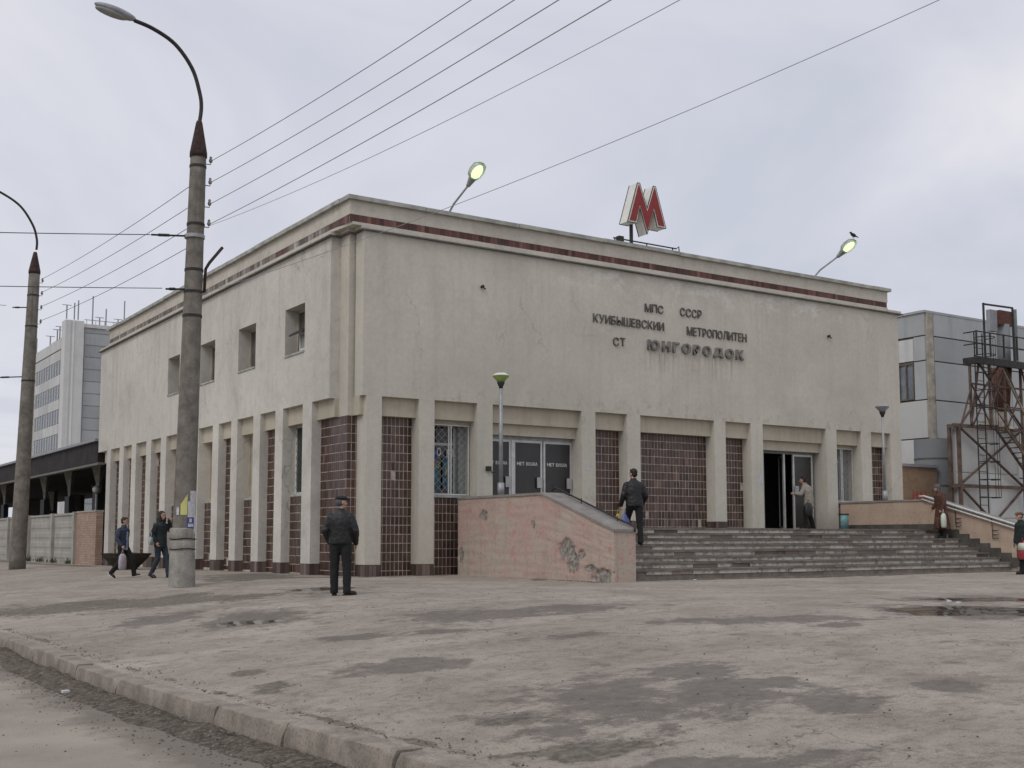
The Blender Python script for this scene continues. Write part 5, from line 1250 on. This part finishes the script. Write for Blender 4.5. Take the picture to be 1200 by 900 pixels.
# man climbing the steps
sx_, sy_ = 5.25, -4.62; fz = PL - rise * 3
person('dark-haired man in black leather jacket climbing the steps beside the pink wall', (sx_, sy_, fz - .02), -25, 1.80,
       dict(ankR=(.10, -.12, .09), kneeR=(.10, -.02, .49), ankL=(-.10, .28, .22), kneeL=(-.10, .28, .62), pel=(0, .02, .93), chest=(0, .06, 1.28), neck=(0, .08, 1.46), head=(0, .11, 1.63), elL=(-.26, .02, 1.13), wrL=(-.30, .12, .90), elR=(.27, .02, 1.13), wrR=(.24, .20, .95), shL=(-.175, .05, 1.375), shR=(.175, .05, 1.375), curlL=.8, hipL=(-.095, .02, .9)), 28,
       dict(kind='jacket', mat='leather_black', legs='cloth_black', shoes='shoe_dark', bulk=1.15, hem=.88, leg=1.0), ('short', 'hair_black'))
q = Matrix.Rotation(R(-25), 3, 'Z') @ V(-.32, .15, .84)
ox_, oy_ = sx_ + q.x, sy_ + q.y
bag(bagmesh((ox_ - .04, oy_ + .02, fz + q.z - .52), .16, .12, .40, 10), 'carrier_bag', 'bag_yellow', 'yellow carrier bag in the hand of the man on the steps', (ox_ - .04, oy_, fz + q.z))
bag(bagmesh((ox_ + .15, oy_ - .02, fz + q.z - .54), .26, .12, .42, 10), 'carrier_bag', 'bag_blue', 'blue carrier bag in the hand of the man on the steps', (ox_ + .15, oy_, fz + q.z))
# man in beige coat at the open door
dx0, dy0 = 15.98, -.22
person('stooping man in a beige jacket pulling the right entrance door open', (dx0, dy0, PL), 22, 1.72,
       dict(ankR=(.13, -.08, .08), ankL=(-.13, .10, .08), kneeL=(-.12, .10, .5), chest=(-.01, .05, 1.27), neck=(-.02, .12, 1.44), head=(-.04, .18, 1.60), shL=(-.18, .08, 1.36), shR=(.17, .06, 1.36), elL=(-.28, .16, 1.14), wrL=(-.36, .34, 1.16), elR=(.24, .02, 1.10), wrR=(.14, .14, .88), curlR=.7, curlL=.6), 10,
       dict(kind='jacket', mat='coat_beige', legs='cloth_black', shoes='shoe_dark', bulk=1.2, hem=.72, leg=1.05), ('short', 'hair_black'))
bag(bagmesh((15.72, -.42, PL + .42), .34, .2, .42, 0), 'shoulder_bag', 'bag_black', 'black bag carried by the man in the beige jacket', (15.83, -.5, PL + .5))
# woman in long brown coat on the right of the steps
cx_, cy_ = 17.2, -4.2; cz_ = PL - rise * 2
person('woman in a long brown coat and grey headscarf on the right side of the steps', (cx_, cy_, cz_), 60, 1.60,
       dict(elL=(-.26, .02, 1.1), wrL=(-.24, .10, .90), elR=(.27, .05, 1.12), wrR=(.26, .18, .95), chest=(0, .04, 1.26), neck=(0, .08, 1.44), head=(0, .12, 1.6), curlL=.7), 10,
       dict(kind='coat', mat='coat_brown', legs='cloth_dark', shoes='shoe_dark', bulk=1.25, hem=.28, leg=.95), ('scarf', 'hair_grey'))
bag(bagmesh((16.94, -4.45, cz_ + .30), .24, .16, .42, 20), 'carrier_bag', 'bag_white', 'white carrier bag held by the woman in the long brown coat', (16.94, -4.45, cz_ + .5))
bag(bagmesh((16.84, -4.31, cz_ + .26), .2, .16, .36, 20), 'carrier_bag', 'coat_brown', 'dark brown bag beside the white carrier bag on the steps', (16.84, -4.31, cz_ + .5))
# person at the right edge
ex_, ey_ = 15.30, -8.02
person('person in dark jacket and brown cap walking in at the right edge', (ex_, ey_, .0), 75, 1.62,
       dict(ankL=(-.09, .16, .09), kneeL=(-.1, .13, .5), ankR=(.09, -.14, .09), wrL=(-.26, .14, .92), elL=(-.27, 0, 1.13), curlL=.7, neck=(0, .05, 1.45), head=(0, .10, 1.61)), 0,
       dict(kind='jacket', mat='cloth_dark', legs='cloth_black', shoes='shoe_dark', bulk=1.2, hem=.80, leg=1.05), ('cap', 'cap_brown', 'hair_brown'))
o = bag(bagmesh((15.05, -8.16, .38), .32, .18, .44, 70), 'carrier_bag', 'bag_red', 'red and white carrier bag held at the right edge of the forecourt', (15.05, -8.16, .5))
bag_w = MB().loft([(V(15.05, -8.16, .62), .163, .094, R(70)), (V(15.05, -8.16, .74), .15, .085, R(70)), (V(15.05, -8.16, .80), .11, .06, R(70))], 12).build('print', 'bag_white', o, True)

# bits of litter
lt = [(-5.2, -8.6), (5.3, -6.6), (2.1, -15.6), (2.3, -15.3), (-9.62, -13.9)]
ll = ['scrap of white paper on the left forecourt', 'white scrap lying near the foot of the steps', 'white scrap at the edge of the right puddle', 'small white scrap beyond the right puddle', 'white cigarette packet in the gutter']
for (x, y), l_ in zip(lt, ll):
    z = gz(x, y) + .012 if x > -9.2 else RZ + .05
    o = MB().prism([(x, y), (x + .07, y + .02), (x + .06, y + .08), (x - .01, y + .05)], 'z', z, z + .02).build('paper_scrap', 'litter', org=(x, y, z)); tag(o, l_, 'litter')
